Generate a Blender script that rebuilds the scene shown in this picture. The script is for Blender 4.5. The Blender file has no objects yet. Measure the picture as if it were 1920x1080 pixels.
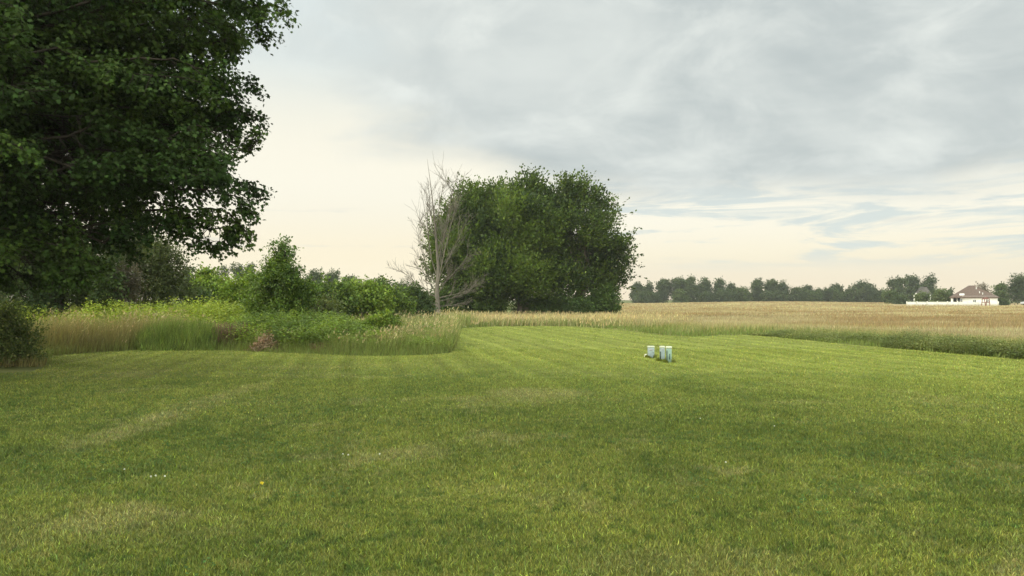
import bpy, math, random
import numpy as np
from mathutils import Vector

# ------------------------------------------------------------------ camera, sky, sun
scene = bpy.context.scene
R = math.radians
F = 1387.0
H = 1.6
PITCH = math.atan(22 / F)
cam_d = bpy.data.cameras.new('camera'); cam_d.sensor_width = 36; cam_d.lens = 36 * F / 1920
cam_d.clip_start = 0.1; cam_d.clip_end = 4000
cam = bpy.data.objects.new('camera', cam_d); scene.collection.objects.link(cam)
cam.location = (0, 0, H); cam.rotation_euler = (R(90) + PITCH, 0, 0)
scene.camera = cam
scene.view_settings.view_transform = 'Standard'; scene.view_settings.look = 'None'
scene.view_settings.exposure = 0.55; scene.view_settings.gamma = 1
scene.cycles.max_bounces = 6; scene.cycles.transparent_max_bounces = 8
scene.cycles.diffuse_bounces = 3; scene.cycles.volume_bounces = 0; scene.cycles.glossy_bounces = 2
scene.cycles.volume_max_steps = 64

SUN_EL, SUN_AZ = R(34), R(-80)          # azimuth from the view direction, negative = left
SKY = 0.10
sun_d = bpy.data.lights.new('sun', 'SUN'); sun_d.energy = 1.8; sun_d.angle = R(12); sun_d.color = (1.0, 0.86, 0.66)
sun = bpy.data.objects.new('sun', sun_d); scene.collection.objects.link(sun)
sdir = Vector((math.sin(SUN_AZ) * math.cos(SUN_EL), math.cos(SUN_AZ) * math.cos(SUN_EL), math.sin(SUN_EL)))
sun.rotation_euler = (-sdir).to_track_quat('-Z', 'Y').to_euler(); sun.location = (0, 0, 60)

world = bpy.data.worlds.new('World'); scene.world = world; world.use_nodes = True


class NT:
    """small helper to write node trees"""
    def __init__(s, nt):
        s.nt = nt; nt.nodes.clear()
    def n(s, typ, ins=None, **kw):
        nd = s.nt.nodes.new(typ)
        for k, v in kw.items(): setattr(nd, k, v)
        for k, v in (ins or {}).items(): s.put(nd.inputs[k], v)
        return nd
    def put(s, sock, v):
        if isinstance(v, bpy.types.NodeSocket): s.nt.links.new(v, sock)
        elif isinstance(v, (tuple, list)) and len(v) == 3 and sock.type == 'RGBA': sock.default_value = (*v, 1)
        else: sock.default_value = v
    def m(s, op, a, b=0.0, c=0.0, clamp=False):
        nd = s.n('ShaderNodeMath', {0: a, 1: b, 2: c}, operation=op, use_clamp=clamp); return nd.outputs[0]
    def ss(s, v, lo, hi, a=0.0, b=1.0):
        nd = s.n('ShaderNodeMapRange', {0: v, 1: lo, 2: hi, 3: a, 4: b}, interpolation_type='SMOOTHSTEP'); return nd.outputs[0]
    def mix(s, f, a, b, bt='MIX'):
        nd = s.n('ShaderNodeMix', data_type='RGBA', blend_type=bt)
        s.put(nd.inputs[0], f); s.put(nd.inputs[6], a); s.put(nd.inputs[7], b); return nd.outputs[2]
    def noise(s, vec, scale, detail=4, rough=.5, dist=0.0):
        nd = s.n('ShaderNodeTexNoise', {'Scale': scale, 'Detail': detail, 'Roughness': rough, 'Distortion': dist})
        if vec is not None: s.put(nd.inputs['Vector'], vec)
        return nd.outputs[0]
    def xyz(s, x, y, z=0.0):
        return s.n('ShaderNodeCombineXYZ', {0: x, 1: y, 2: z}).outputs[0]


def build_sky():
    w = NT(world.node_tree)
    sky = w.n('ShaderNodeTexSky', sky_type='NISHITA', sun_disc=False, sun_elevation=SUN_EL, sun_rotation=SUN_AZ % (2 * math.pi))
    sky.air_density = 1.0; sky.dust_density = 1.6
    base = w.mix(1.0, sky.outputs[0], (SKY, SKY, SKY), 'MULTIPLY')
    d = w.n('ShaderNodeTexCoord').outputs['Generated']
    sp = w.n('ShaderNodeSeparateXYZ', {0: d}); x, y, z = sp.outputs
    zc = w.m('MAXIMUM', z, 0.0)
    # position on a cloud deck overhead, so the clouds foreshorten towards the horizon
    inv = w.m('DIVIDE', 1.0, w.m('ADD', zc, 0.07))
    u = w.m('MULTIPLY', x, inv); v = w.m('MULTIPLY', y, inv)
    deck = w.xyz(u, v, 3.3)
    big = w.noise(deck, 0.55, 3, .5)
    mid = w.noise(deck, 1.9, 6, .56, .15)
    vent = w.m('SUBTRACT', w.m('MULTIPLY', w.m('ADD', big, mid), .5), .5)   # about -.15 .. .15
    dirn = w.noise(w.xyz(x, y, w.m('MULTIPLY', z, 1.5)), 3.0, 7, .55, .5)
    fine = w.noise(w.xyz(x, y, w.m('MULTIPLY', z, 1.6)), 8.0, 7, .6, .6)
    # grey deck, light and dark billows
    t1 = w.ss(w.m('ADD', w.m('MULTIPLY', dirn, .65), w.m('MULTIPLY', mid, .35)), .36, .66)
    t1 = w.m('ADD', w.m('MULTIPLY', t1, .70), w.m('MULTIPLY', w.ss(fine, .42, .72), .42))
    grey = w.mix(t1, (.385, .428, .430), (.600, .632, .605))
    # warm thin cloud on the left and low down
    cream = w.mix(w.ss(z, .02, .36), (.745, .670, .500), (.55, .61, .61))
    cream = w.mix(w.m('MULTIPLY', w.ss(z, .05, .16), w.ss(z, .32, .16)), cream, (.73, .705, .60))
    k = w.m('ADD', x, w.m('ADD', w.m('MULTIPLY', vent, .9), w.m('MULTIPLY', w.m('SUBTRACT', dirn, .5), .35)))
    k = w.m('ADD', k, w.m('MULTIPLY', z, .30))
    side = w.ss(k, -.22, .04)
    # lower rim of the grey deck
    rim = w.m('ADD', z, w.m('MULTIPLY', w.m('SUBTRACT', dirn, .5), .10))
    rim = w.m('SUBTRACT', rim, w.ss(x, .15, -.12, 0, .055))
    above = w.ss(rim, .108, .165)
    # clear band under the deck with flat streaks
    st = w.noise(w.xyz(w.m('MULTIPLY', x, 1.0), w.m('MULTIPLY', y, 1.0), w.m('MULTIPLY', z, 8.0)), 4.5, 8, .62, .5)
    streak = w.ss(st, .43, .55)
    clear = w.mix(.85, base, (.56, .605, .575))
    creamb = w.mix(w.ss(z, .03, .12), (.72, .655, .49), (.74, .715, .61))
    band = w.mix(streak, clear, creamb)
    lowc = w.ss(w.m('ADD', z, w.m('MULTIPLY', st, .02)), .078, .040)
    band = w.mix(lowc, band, w.mix(w.ss(z, .0, .06), (.70, .605, .45), (.68, .63, .50)))
    bandside = w.ss(x, -.05, .16)
    low = w.mix(bandside, cream, band)
    col = w.mix(w.m('MULTIPLY', above, side), low, grey)
    # small dark smear clouds, low on the left
    sm = w.noise(w.xyz(x, y, w.m('MULTIPLY', z, 9.0)), 7.0, 3, .5)
    smk = w.m('MULTIPLY', w.m('MULTIPLY', w.ss(sm, .60, .70), w.ss(z, .16, .10)), w.ss(z, .03, .07))
    col = w.mix(w.m('MULTIPLY', smk, .35), col, (.50, .52, .50))
    # unseen sky behind the camera brightened, added as frontal fill light
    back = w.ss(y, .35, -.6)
    col = w.mix(1.0, col, w.n('ShaderNodeCombineXYZ', {0: w.m('ADD', 1.0, w.m('MULTIPLY', back, BACK_FILL)), 1: w.m('ADD', 1.0, w.m('MULTIPLY', back, BACK_FILL)), 2: w.m('ADD', 1.0, w.m('MULTIPLY', back, BACK_FILL * .9))}).outputs[0], 'MULTIPLY')
    # below the horizon
    col = w.mix(w.ss(z, 0.0, -.02), col, (.10, .11, .06))
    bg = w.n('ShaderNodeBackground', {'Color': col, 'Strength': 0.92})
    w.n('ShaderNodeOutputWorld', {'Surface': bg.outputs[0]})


BACK_FILL = 3.6
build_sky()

# ------------------------------------------------------------------ geometry helpers
cp, sp_ = math.cos(PITCH), math.sin(PITCH)


def pt(px, py, Y):
    u = (px - 960) / F; v = (540 - py) / F
    dx, dy, dz = u, cp - v * sp_, sp_ + v * cp
    return np.array([dx / dy * Y, Y, H + dz / dy * Y])


def gnd(px, py):
    u = (px - 960) / F; v = (540 - py) / F
    dx, dy, dz = u, cp - v * sp_, sp_ + v * cp
    t = -H / dz
    return np.array([dx * t, dy * t])


def sstep(a, lo, hi):
    t = np.clip((a - lo) / (hi - lo), 0, 1); return t * t * (3 - 2 * t)


def terr(x, y):
    x = np.asarray(x, float); y = np.asarray(y, float)
    u = x / np.maximum(y, 1)
    return 0.85 * sstep(y, 110, 290) * np.exp(-((u - .36) / .15) ** 2) + 0.25 * sstep(y, 140, 175) * sstep(u, .45, .55)


_lat = np.random.RandomState(5).rand(256, 256)


def vnoise(x, y, s=1.0, o=0):
    x = np.asarray(x) / s + 37.7 * o + 500; y = np.asarray(y) / s + 11.3 * o + 500
    xi = np.floor(x).astype(int); yi = np.floor(y).astype(int); fx = x - xi; fy = y - yi
    fx = fx * fx * (3 - 2 * fx); fy = fy * fy * (3 - 2 * fy)
    g = lambda a, b: _lat[a % 256, b % 256]
    return (g(xi, yi) * (1 - fx) + g(xi + 1, yi) * fx) * (1 - fy) + (g(xi, yi + 1) * (1 - fx) + g(xi + 1, yi + 1) * fx) * fy


def inpoly(x, y, poly):
    r = np.zeros(len(x), bool); n = len(poly)
    for i in range(n):
        x1, y1 = poly[i]; x2, y2 = poly[(i + 1) % n]
        c = ((y1 > y) != (y2 > y)) & (x < (x2 - x1) * (y - y1) / (y2 - y1 + 1e-12) + x1)
        r ^= c
    return r


def norm(v):
    return v / np.maximum(np.linalg.norm(v, axis=-1, keepdims=True), 1e-9)


def tag(o, label=None, cat=None, group=None, kind=None):
    if label: o['label'] = label
    if cat: o['category'] = cat
    if group: o['group'] = group
    if kind: o['kind'] = kind
    return o


def link(o, parent=None):
    scene.collection.objects.link(o)
    if parent is not None: o.parent = parent
    return o


def empty(name, loc, label, cat, group=None):
    o = bpy.data.objects.new(name, None); o.empty_display_size = .2
    o.location = Vector([float(c) for c in loc]); link(o)
    return tag(o, label, cat, group)


def raw_mesh(name, V, faces_k, mat, parent=None, col=None, smooth=False):
    """V (N,3) world coordinates; faces_k (M,K) indices; col (M,3) per-face colour of the thing itself"""
    me = bpy.data.meshes.new(name)
    V = np.asarray(V, np.float32)
    if parent is not None: V = V - np.array(parent.location, np.float32)
    faces_k = np.asarray(faces_k, np.int32); M, K = faces_k.shape
    me.vertices.add(len(V)); me.vertices.foreach_set('co', V.ravel())
    me.loops.add(M * K); me.loops.foreach_set('vertex_index', faces_k.ravel())
    me.polygons.add(M)
    me.polygons.foreach_set('loop_start', np.arange(0, M * K, K, dtype=np.int32))
    me.polygons.foreach_set('loop_total', np.full(M, K, np.int32))
    if smooth: me.polygons.foreach_set('use_smooth', np.ones(M, bool))
    me.update(calc_edges=True)
    if col is not None:
        a = me.attributes.new('Col', 'FLOAT_VECTOR', 'FACE'); a.data.foreach_set('vector', np.asarray(col, np.float32).ravel())
    me.materials.append(mat)
    return link(bpy.data.objects.new(name, me), parent)


OVAL = np.array([(0, 0, 0), (.35, .30, .05), (.8, .22, .0), (1, 0, -.08), (.8, -.22, 0), (.35, -.30, .05)])
QUAD = np.array([(0, 0, 0), (.5, .34, .06), (1, 0, -.06), (.5, -.34, .06)])
MAPLE = np.array([(0, 0, 0), (.0, .44, -.03), (.33, .32, .03), (.50, .58, -.05), (.62, .20, .04), (1.0, 0, -.06),
                  (.62, -.20, .04), (.50, -.58, -.05), (.33, -.32, .03), (.0, -.44, -.03)])
BLADE = np.array([(0, -1, 0), (.5, -.75, .06), (1, 0, .25), (.5, .75, .06), (0, 1, 0)])     # side is in units of width


def leaf_arrays(P, U, N, size, tmpl, width=None):
    U = norm(U); V = norm(np.cross(N, U)); N = np.cross(U, V)
    s = np.asarray(size).reshape(-1, 1, 1)
    ws = s if width is None else np.asarray(width).reshape(-1, 1, 1)
    T = tmpl[None]
    X = P[:, None] + s * T[..., 0:1] * U[:, None] + ws * T[..., 1:2] * V[:, None] + s * T[..., 2:3] * N[:, None]
    K = len(tmpl)
    return X.reshape(-1, 3), np.arange(len(P) * K, dtype=np.int32).reshape(-1, K)


def leaves(name, P, U, N, size, tmpl, col, mat, parent=None, width=None):
    X, Fc = leaf_arrays(P, U, N, size, tmpl, width)
    return raw_mesh(name, X, Fc, mat, parent, col)


class Tubes:
    def __init__(s): s.v = []; s.f = []; s.n = 0; s.c = []
    def add(s, pts, rad, sides=6):
        pts = np.asarray(pts, float); rad = np.asarray(rad, float); m = len(pts)
        t = norm(np.gradient(pts, axis=0)); up = np.array([0, 0, 1.]) if abs(t[0][2]) < .9 else np.array([0, 1., 0])
        a = norm(np.cross(t, up)); b = np.cross(t, a)
        th = np.arange(sides) / sides * 2 * math.pi
        ring = pts[:, None] + rad[:, None, None] * (np.cos(th)[None, :, None] * a[:, None] + np.sin(th)[None, :, None] * b[:, None])
        s.v.append(ring.reshape(-1, 3))
        i = np.arange(m - 1)[:, None] * sides; j = np.arange(sides)[None]; k = (j + 1) % sides
        s.f.append(np.stack([i + j, i + k, i + k + sides, i + j + sides], -1).reshape(-1, 4) + s.n)
        s.n += m * sides
        return s
    def build(s, name, mat, parent=None):
        return raw_mesh(name, np.concatenate(s.v), np.concatenate(s.f), mat, parent, smooth=True)


def bent(a, b, rs, wob=.06, n=6, sag=0.0):
    a = np.asarray(a, float); b = np.asarray(b, float); t = np.linspace(0, 1, n)[:, None]
    L = np.linalg.norm(b - a)
    off = rs.normal(0, wob * L, (n, 3)) * np.sin(t * math.pi)
    p = a + (b - a) * t + off
    p[:, 2] += sag * L * np.sin(t[:, 0] * math.pi)
    return p


# ------------------------------------------------------------------ materials
def mat_new(name):
    m = bpy.data.materials.new(name); m.use_nodes = True
    return m, NT(m.node_tree)


def leaf_mat(name, trans=.35, rough=.55, spec=.3, warm=(1.25, 1.3, .5)):
    m, t = mat_new(name)
    c = t.n('ShaderNodeAttribute', attribute_name='Col').outputs['Vector']
    p = t.n('ShaderNodeBsdfPrincipled', {'Base Color': c, 'Roughness': rough, 'Specular IOR Level': spec})
    tc = t.mix(1.0, c, warm, 'MULTIPLY')
    tr = t.n('ShaderNodeBsdfTranslucent', {'Color': tc})
    mx = t.n('ShaderNodeMixShader', {0: trans, 1: p.outputs[0], 2: tr.outputs[0]})
    t.n('ShaderNodeOutputMaterial', {0: mx.outputs[0]})
    return m


def simple_mat(name, col, rough=.6, var=.25, scale=6., metallic=0, spec=.4, bump=0.0, stretch=(1, 1, 1), col2=None):
    m, t = mat_new(name)
    g = t.n('ShaderNodeTexCoord').outputs['Object']
    g = t.n('ShaderNodeMapping', {0: g, 3: stretch}).outputs[0]
    n = t.noise(g, scale, 5, .6)
    c2 = col2 or tuple(c * (1 - var) for c in col)
    c = t.mix(t.ss(n, .35, .65), c2, col)
    p = t.n('ShaderNodeBsdfPrincipled', {'Base Color': c, 'Roughness': rough, 'Specular IOR Level': spec, 'Metallic': metallic})
    if bump:
        b = t.n('ShaderNodeBump', {'Height': n, 'Strength': bump, 'Distance': .05}); t.put(p.inputs['Normal'], b.outputs[0])
    t.n('ShaderNodeOutputMaterial', {0: p.outputs[0]})
    return m


M_LEAF = leaf_mat('leaf')
M_LEAFD = leaf_mat('glossy_leaf', .22, .65, .15)
M_BLADE = leaf_mat('grass_blade', .30, .6, .2, (1.15, 1.2, .6))
M_BARK = simple_mat('bark', (.14, .11, .085), .9, .5, 4, bump=.6, stretch=(1, 1, .3))
M_DARKBARK = simple_mat('dark_bark', (.035, .028, .022), .95, .4, 4, bump=.5, spec=.1)
M_DEADBARK = simple_mat('dead_bark', (.165, .142, .112), .9, .45, 5, bump=.5, stretch=(1, 1, .3))


def lawn_colour(t, fine=True):
    """colour of the turf as a function of where it grows"""
    pos = t.n('ShaderNodeNewGeometry').outputs['Position']
    s = t.n('ShaderNodeSeparateXYZ', {0: pos}); x, y = s.outputs[0], s.outputs[1]
    p2 = t.xyz(x, y, 0.0)
    n1 = t.noise(p2, .22, 4, .55, .4); n2 = t.noise(p2, 1.1, 5, .6, .2); n3 = t.noise(t.xyz(x, y, 7.0), .55, 5, .6, .3)
    n4 = t.noise(t.xyz(x, y, 3.0), 4.5, 3, .6)
    green = t.mix(t.ss(n2, .36, .62), LG_DARK, LG_MID)
    green = t.mix(t.m('MULTIPLY', t.ss(n1, .42, .62), .75), green, LG_LIGHT)
    green = t.mix(t.m('MULTIPLY', t.ss(n4, .52, .70), .45), green, (.200, .200, .048))
    n5 = t.noise(t.xyz(x, y, 11.0), 8.5, 3, .6, .3)
    green = t.mix(t.m('MULTIPLY', t.ss(n5, .52, .66), .7), green, (.045, .082, .014))
    # thin, dry turf
    dry = t.m('MULTIPLY', t.ss(t.m('ADD', n3, t.m('MULTIPLY', t.m('SUBTRACT', n4, .5), .35)), .53, .66), t.ss(y, 34.0, 14.0, .25, 1.0))
    # a worn, dry wheel track on the left
    tx = t.m('ADD', t.m('SUBTRACT', x, -4.72), t.m('MULTIPLY', t.m('SUBTRACT', n2, .5), .7))
    tr = t.m('MULTIPLY', t.ss(t.m('ABSOLUTE', tx), .42, .05), t.m('MULTIPLY', t.ss(y, 7.3, 8.6), t.ss(y, 17.0, 12.5)))
    dry = t.m('MAXIMUM', t.m('MULTIPLY', dry, .42), t.m('MULTIPLY', t.m('MULTIPLY', tr, t.ss(n4, .35, .6, .25, 1.0)), .6))
    # a second dry patch in mid lawn
    for (cx, cy, rx, ry, a) in ((0.45, 12.6, 1.0, .9, .7), (-3.3, 5.1, 1.2, .5, .16), (1.1, 4.5, .9, .35, .2), (-5.0, 17.5, 1.6, .7, .4), (-2.6, 18.0, 3.0, .6, .35)):
        ex = t.m('POWER', t.m('DIVIDE', t.m('SUBTRACT', x, cx), rx), 2.0); ey = t.m('POWER', t.m('DIVIDE', t.m('SUBTRACT', y, cy), ry), 2.0)
        rr = t.m('ADD', t.m('ADD', ex, ey), t.m('MULTIPLY', t.m('SUBTRACT', n2, .5), 2.4))
        dry = t.m('MAXIMUM', dry, t.m('MULTIPLY', t.ss(rr, 1.2, .1), a))
    c = t.mix(dry, green, (.262, .232, .092))
    # far lawn yellower, its brighter light put into the colour
    far = t.m('MULTIPLY', t.ss(t.m('ADD', y, t.m('MULTIPLY', x, .35)), 8.5, 21.0), .85)
    c = t.mix(far, c, t.mix(t.ss(n2, .35, .65), (.205, .240, .042), (.265, .295, .060)))
    # mower passes: the bent turf shows as bands
    a = R(11.5)
    for (aa, per, y0, y1, amt) in ((a, .52, 12, 24, .09), (a + .01, .29, 11, 17, .07), (a, 1.7, 14, 26, .06)):
        q = t.m('ADD', t.m('MULTIPLY', x, math.cos(aa)), t.m('MULTIPLY', y, math.sin(aa)))
        q = t.m('ADD', q, t.m('MULTIPLY', t.m('SUBTRACT', n1, .5), .5))
        sn = t.m('SINE', t.m('MULTIPLY', q, math.pi / per))
        k = t.m('MULTIPLY', t.m('MULTIPLY', t.ss(sn, -.5, .5, -1, 1), amt), t.ss(y, y0, y1, .3, 1.0))
        k = t.m('MULTIPLY', k, t.ss(n3, .3, .6, .4, 1))
        c = t.mix(1.0, c, t.n('ShaderNodeCombineXYZ', {0: t.m('ADD', 1.0, k), 1: t.m('ADD', 1.0, k), 2: t.m('ADD', 1.0, k)}).outputs[0], 'MULTIPLY')
    return c, dry


LG_DARK, LG_MID, LG_LIGHT = (.098, .124, .021), (.146, .170, .029), (.190, .202, .038)


def make_lawn_mats():
    m, t = mat_new('lawn_turf')
    c, dry = lawn_colour(t)
    pos = t.n('ShaderNodeNewGeometry').outputs['Position']
    f1 = t.noise(pos, 22, 4, .7); f2 = t.noise(pos, 70, 3, .7)
    k = t.m('ADD', t.m('MULTIPLY', f1, .5), t.m('MULTIPLY', f2, .5))
    c = t.mix(t.ss(k, .35, .65), t.mix(1.0, c, (.62, .62, .62), 'MULTIPLY'), c)
    b = t.n('ShaderNodeBump', {'Height': k, 'Strength': .9, 'Distance': .04})
    p = t.n('ShaderNodeBsdfPrincipled', {'Base Color': c, 'Roughness': .8, 'Specular IOR Level': .15, 'Normal': b.outputs[0]})
    t.n('ShaderNodeOutputMaterial', {0: p.outputs[0]})
    m2, t = mat_new('lawn_blade')
    c, dry = lawn_colour(t)
    r = t.n('ShaderNodeAttribute', attribute_name='Col').outputs['Vector']
    c = t.mix(1.0, c, r, 'MULTIPLY')
    p = t.n('ShaderNodeBsdfPrincipled', {'Base Color': c, 'Roughness': .55, 'Specular IOR Level': .25})
    tr = t.n('ShaderNodeBsdfTranslucent', {'Color': c})
    mx = t.n('ShaderNodeMixShader', {0: .25, 1: p.outputs[0], 2: tr.outputs[0]})
    t.n('ShaderNodeOutputMaterial', {0: mx.outputs[0]})
    return m, m2


M_TURF, M_TURFBLADE = make_lawn_mats()


def make_ground_mat():
    m, t = mat_new('ground_soil')
    pos = t.n('ShaderNodeNewGeometry').outputs['Position']
    s = t.n('ShaderNodeSeparateXYZ', {0: pos}); x, y = s.outputs[0], s.outputs[1]
    n = t.noise(pos, .15, 5, .6); n2 = t.noise(t.xyz(t.m('MULTIPLY', x, .25), y, 0.0), .5, 5, .6)
    tan = t.mix(t.ss(n2, .35, .65), (.30, .22, .12), (.40, .32, .17))
    green = t.mix(t.ss(n, .4, .6), (.07, .09, .02), (.12, .13, .04))
    f = t.m('MULTIPLY', t.ss(t.m('ADD', y, t.m('MULTIPLY', n, 10)), 36, 50), t.ss(t.m('ADD', x, t.m('MULTIPLY', n, 8)), 5, 14))
    f = t.m('MULTIPLY', f, t.ss(y, 330, 300))
    c = t.mix(f, green, tan)
    p = t.n('ShaderNodeBsdfPrincipled', {'Base Color': c, 'Roughness': .9, 'Specular IOR Level': .1})
    t.n('ShaderNodeOutputMaterial', {0: p.outputs[0]})
    return m


M_GROUND = make_ground_mat()

# ------------------------------------------------------------------ ground and lawn
def sheet(name, xs, ys, zf, mat):
    X, Y = np.meshgrid(xs, ys); Z = zf(X, Y); n, m = X.shape
    i = np.arange(n - 1)[:, None] * m + np.arange(m - 1)[None]
    Fc = np.stack([i, i + 1, i + 1 + m, i + m], -1).reshape(-1, 4)
    return raw_mesh(name, np.stack([X, Y, Z], -1).reshape(-1, 3), Fc, mat, smooth=True)


xs = np.concatenate([[-2500, -1200, -700], np.arange(-450, -60, 15), np.arange(-60, 240, 4), np.arange(240, 500, 15), [700, 1200, 2500]])
ys = np.concatenate([[-300, -100, -40], np.arange(0, 360, 4), [400, 500, 700, 1100, 2500]])
g = sheet('ground', xs, ys, terr, M_GROUND); tag(g, kind='structure')

L_EDGE = [(-60, 704), (60, 698), (84, 688), (96, 668), (200, 660), (300, 655), (400, 657), (480, 660), (600, 665), (700, 668), (800, 666), (845, 662), (857, 645), (852, 620)]
B_EDGE = [(870, 615), (930, 612), (1000, 611.5), (1080, 612.5), (1160, 618), (1240, 628), (1300, 632), (1336, 630), (1356, 628.5), (1395, 628), (1450, 632), (1600, 647), (1750, 660), (1920, 675), (2100, 693)]
lawn_poly = [(-60., -30.)] + [(-60., 15.7)] + [tuple(gnd(*p)) for p in L_EDGE + B_EDGE] + [(22, 6.), (27, -30.)]
me = bpy.data.meshes.new('lawn')
me.from_pydata([(x, y, .004) for x, y in lawn_poly], [], [tuple(range(len(lawn_poly)))])
me.materials.append(M_TURF); me.update()
if me.polygons[0].normal.z < 0: me.flip_normals()
lawn = link(bpy.data.objects.new('lawn', me)); tag(lawn, kind='structure')


def scatter(n, ylo, yhi, rs, margin=1.5, ulo=-.74, uhi=.74):
    """n points between two distances, even per unit area of the viewed wedge"""
    y = np.sqrt(rs.uniform(ylo ** 2, yhi ** 2, n))
    u = rs.uniform(ulo, uhi, n)
    return u * (y + margin), y


def make_lawn_grass():
    rs = np.random.RandomState(1)
    Ps, Us, Ns, Ss, Ws, Cs = [], [], [], [], [], []
    for (lo, hi, n, h, w) in ((3.4, 6, 340000, .031, .0025), (6, 9.5, 270000, .034, .0038), (9.5, 15, 270000, .036, .0052), (15, 24, 150000, .034, .009), (24, 50, 90000, .034, .018)):
        x, y = scatter(n, lo, hi, rs, margin=4.0)
        k = inpoly(x, y, lawn_poly); x = x[k]; y = y[k]; n = len(x)
        cl = vnoise(x, y, .35) * .6 + vnoise(x, y, 1.4, 3) * .4
        hh = h * (.60 + .8 * cl) * rs.uniform(.6, 1.3, n)
        az = rs.uniform(0, 2 * math.pi, n); lean = np.abs(rs.normal(.0, .75, n)) + .15
        U = np.stack([np.cos(az) * lean, np.sin(az) * lean, np.ones(n)], 1)
        a2 = rs.uniform(0, 2 * math.pi, n)
        N = np.stack([np.cos(a2), np.sin(a2), np.full(n, .3)], 1)
        Ps.append(np.stack([x, y, np.full(n, .003)], 1)); Us.append(U); Ns.append(N); Ss.append(hh)
        Ws.append(w * rs.uniform(.6, 1.3, n))
        b = rs.lognormal(0, .46 if lo < 5 else (.34 if lo < 12 else .2), n); c = np.stack([b * rs.uniform(.8, 1.12, n), b, b * rs.uniform(.6, 1.4, n)], 1)
        pale = rs.rand(n) < .07; c[pale] = np.array([2.0, 1.6, 2.2]) * rs.uniform(.7, 1.1, (pale.sum(), 1))
        Cs.append(c)
    for (px, py) in ((1221.5, 671.5), (1242.5, 677.5), (1255, 680.5)):
        n = 260; b = gnd(px, py); th = rs.uniform(0, 6.28, n); x = b[0] + np.cos(th) * rs.uniform(.07, .15, n); y = b[1] + .06 + np.sin(th) * rs.uniform(.09, .15, n)
        Ps.append(np.stack([x, y, np.full(n, .003)], 1)); Us.append(np.stack([np.cos(th) * .4 + rs.normal(0, .2, n), np.sin(th) * .4, np.ones(n)], 1)); Ns.append(np.stack([np.sin(th), np.cos(th), np.zeros(n)], 1))
        Ss.append(rs.uniform(.05, .12, n)); Ws.append(np.full(n, .008)); Cs.append(np.tile((.85, .85, .8), (n, 1)) * rs.uniform(.5, 1.1, (n, 1)))
    c = np.concatenate
    o = leaves('lawn_grass', c(Ps), c(Us), c(Ns), c(Ss), BLADE, c(Cs), M_TURFBLADE, width=c(Ws))
    tag(o, 'short mown green lawn grass with dry straw patches', 'grass', kind='stuff')
    # scattered clover and broad leaved weeds low in the turf
    x, y = scatter(24000, 3.6, 16, rs); k = (vnoise(x, y, 1.1, 8) * .7 + vnoise(x, y, .3, 9) * .3 > .56) & inpoly(x, y, lawn_poly); x = x[k]; y = y[k]; n = len(x)
    m = 4; x = np.repeat(x, m) + rs.normal(0, .012, n * m); y = np.repeat(y, m) + rs.normal(0, .012, n * m); n *= m
    az = rs.uniform(0, 6.28, n); U = np.stack([np.cos(az), np.sin(az), rs.uniform(-.1, .5, n)], 1); N = np.stack([rs.normal(0, .3, n), rs.normal(0, .3, n), np.ones(n)], 1)
    o = leaves('clover_leaves', np.stack([x, y, rs.uniform(.012, .04, n)], 1), U, N, rs.uniform(.012, .026, n), OVAL, np.array([[.055, .115, .025]]) * rs.uniform(.7, 1.5, (n, 1)), M_LEAF)
    tag(o, 'low clover and broad leaved weeds spread in the lawn', 'ground cover', kind='stuff')


make_lawn_grass()


# ------------------------------------------------------------------ tall grass, weeds and the field
def tall_blades(x, y, h, w, col, rs, z0=None, lean=.18, wind=(.12, 0)):
    n = len(x); az = rs.uniform(0, 2 * math.pi, n); l = np.abs(rs.normal(0, lean, n))
    U = np.stack([np.cos(az) * l + wind[0], np.sin(az) * l + wind[1], np.ones(n)], 1)
    a2 = rs.uniform(0, 2 * math.pi, n); N = np.stack([np.cos(a2), np.sin(a2), np.zeros(n)], 1)
    z = terr(x, y) if z0 is None else z0
    return np.stack([x, y, z], 1), U, N, h, w, col


def pack(name, parts, mat, tmpl=BLADE, parent=None):
    c = [np.concatenate([np.atleast_1d(p[i]) for p in parts]) for i in range(6)]
    return leaves(name, c[0], c[1], c[2], c[3], tmpl, c[5], mat, parent, width=c[4])


def mixc(a, b, f):
    f = np.clip(f, 0, 1)[:, None]; return np.array(a)[None] * (1 - f) + np.array(b)[None] * f


def jit(c, rs, s=.22):
    n = len(c); b = rs.lognormal(0, s, (n, 1)); return c * b * rs.uniform(.9, 1.1, (n, 3))


LE = [tuple(gnd(*p)) for p in L_EDGE[3:]]
meadow_poly = [(-16.2, 17.0)] + [tuple(gnd(*p)) for p in L_EDGE[2:]] + [tuple(gnd(868, 615))] + [(-2.0, 46), (-6., 54), (-40, 50), (-42, 17)]


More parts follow.
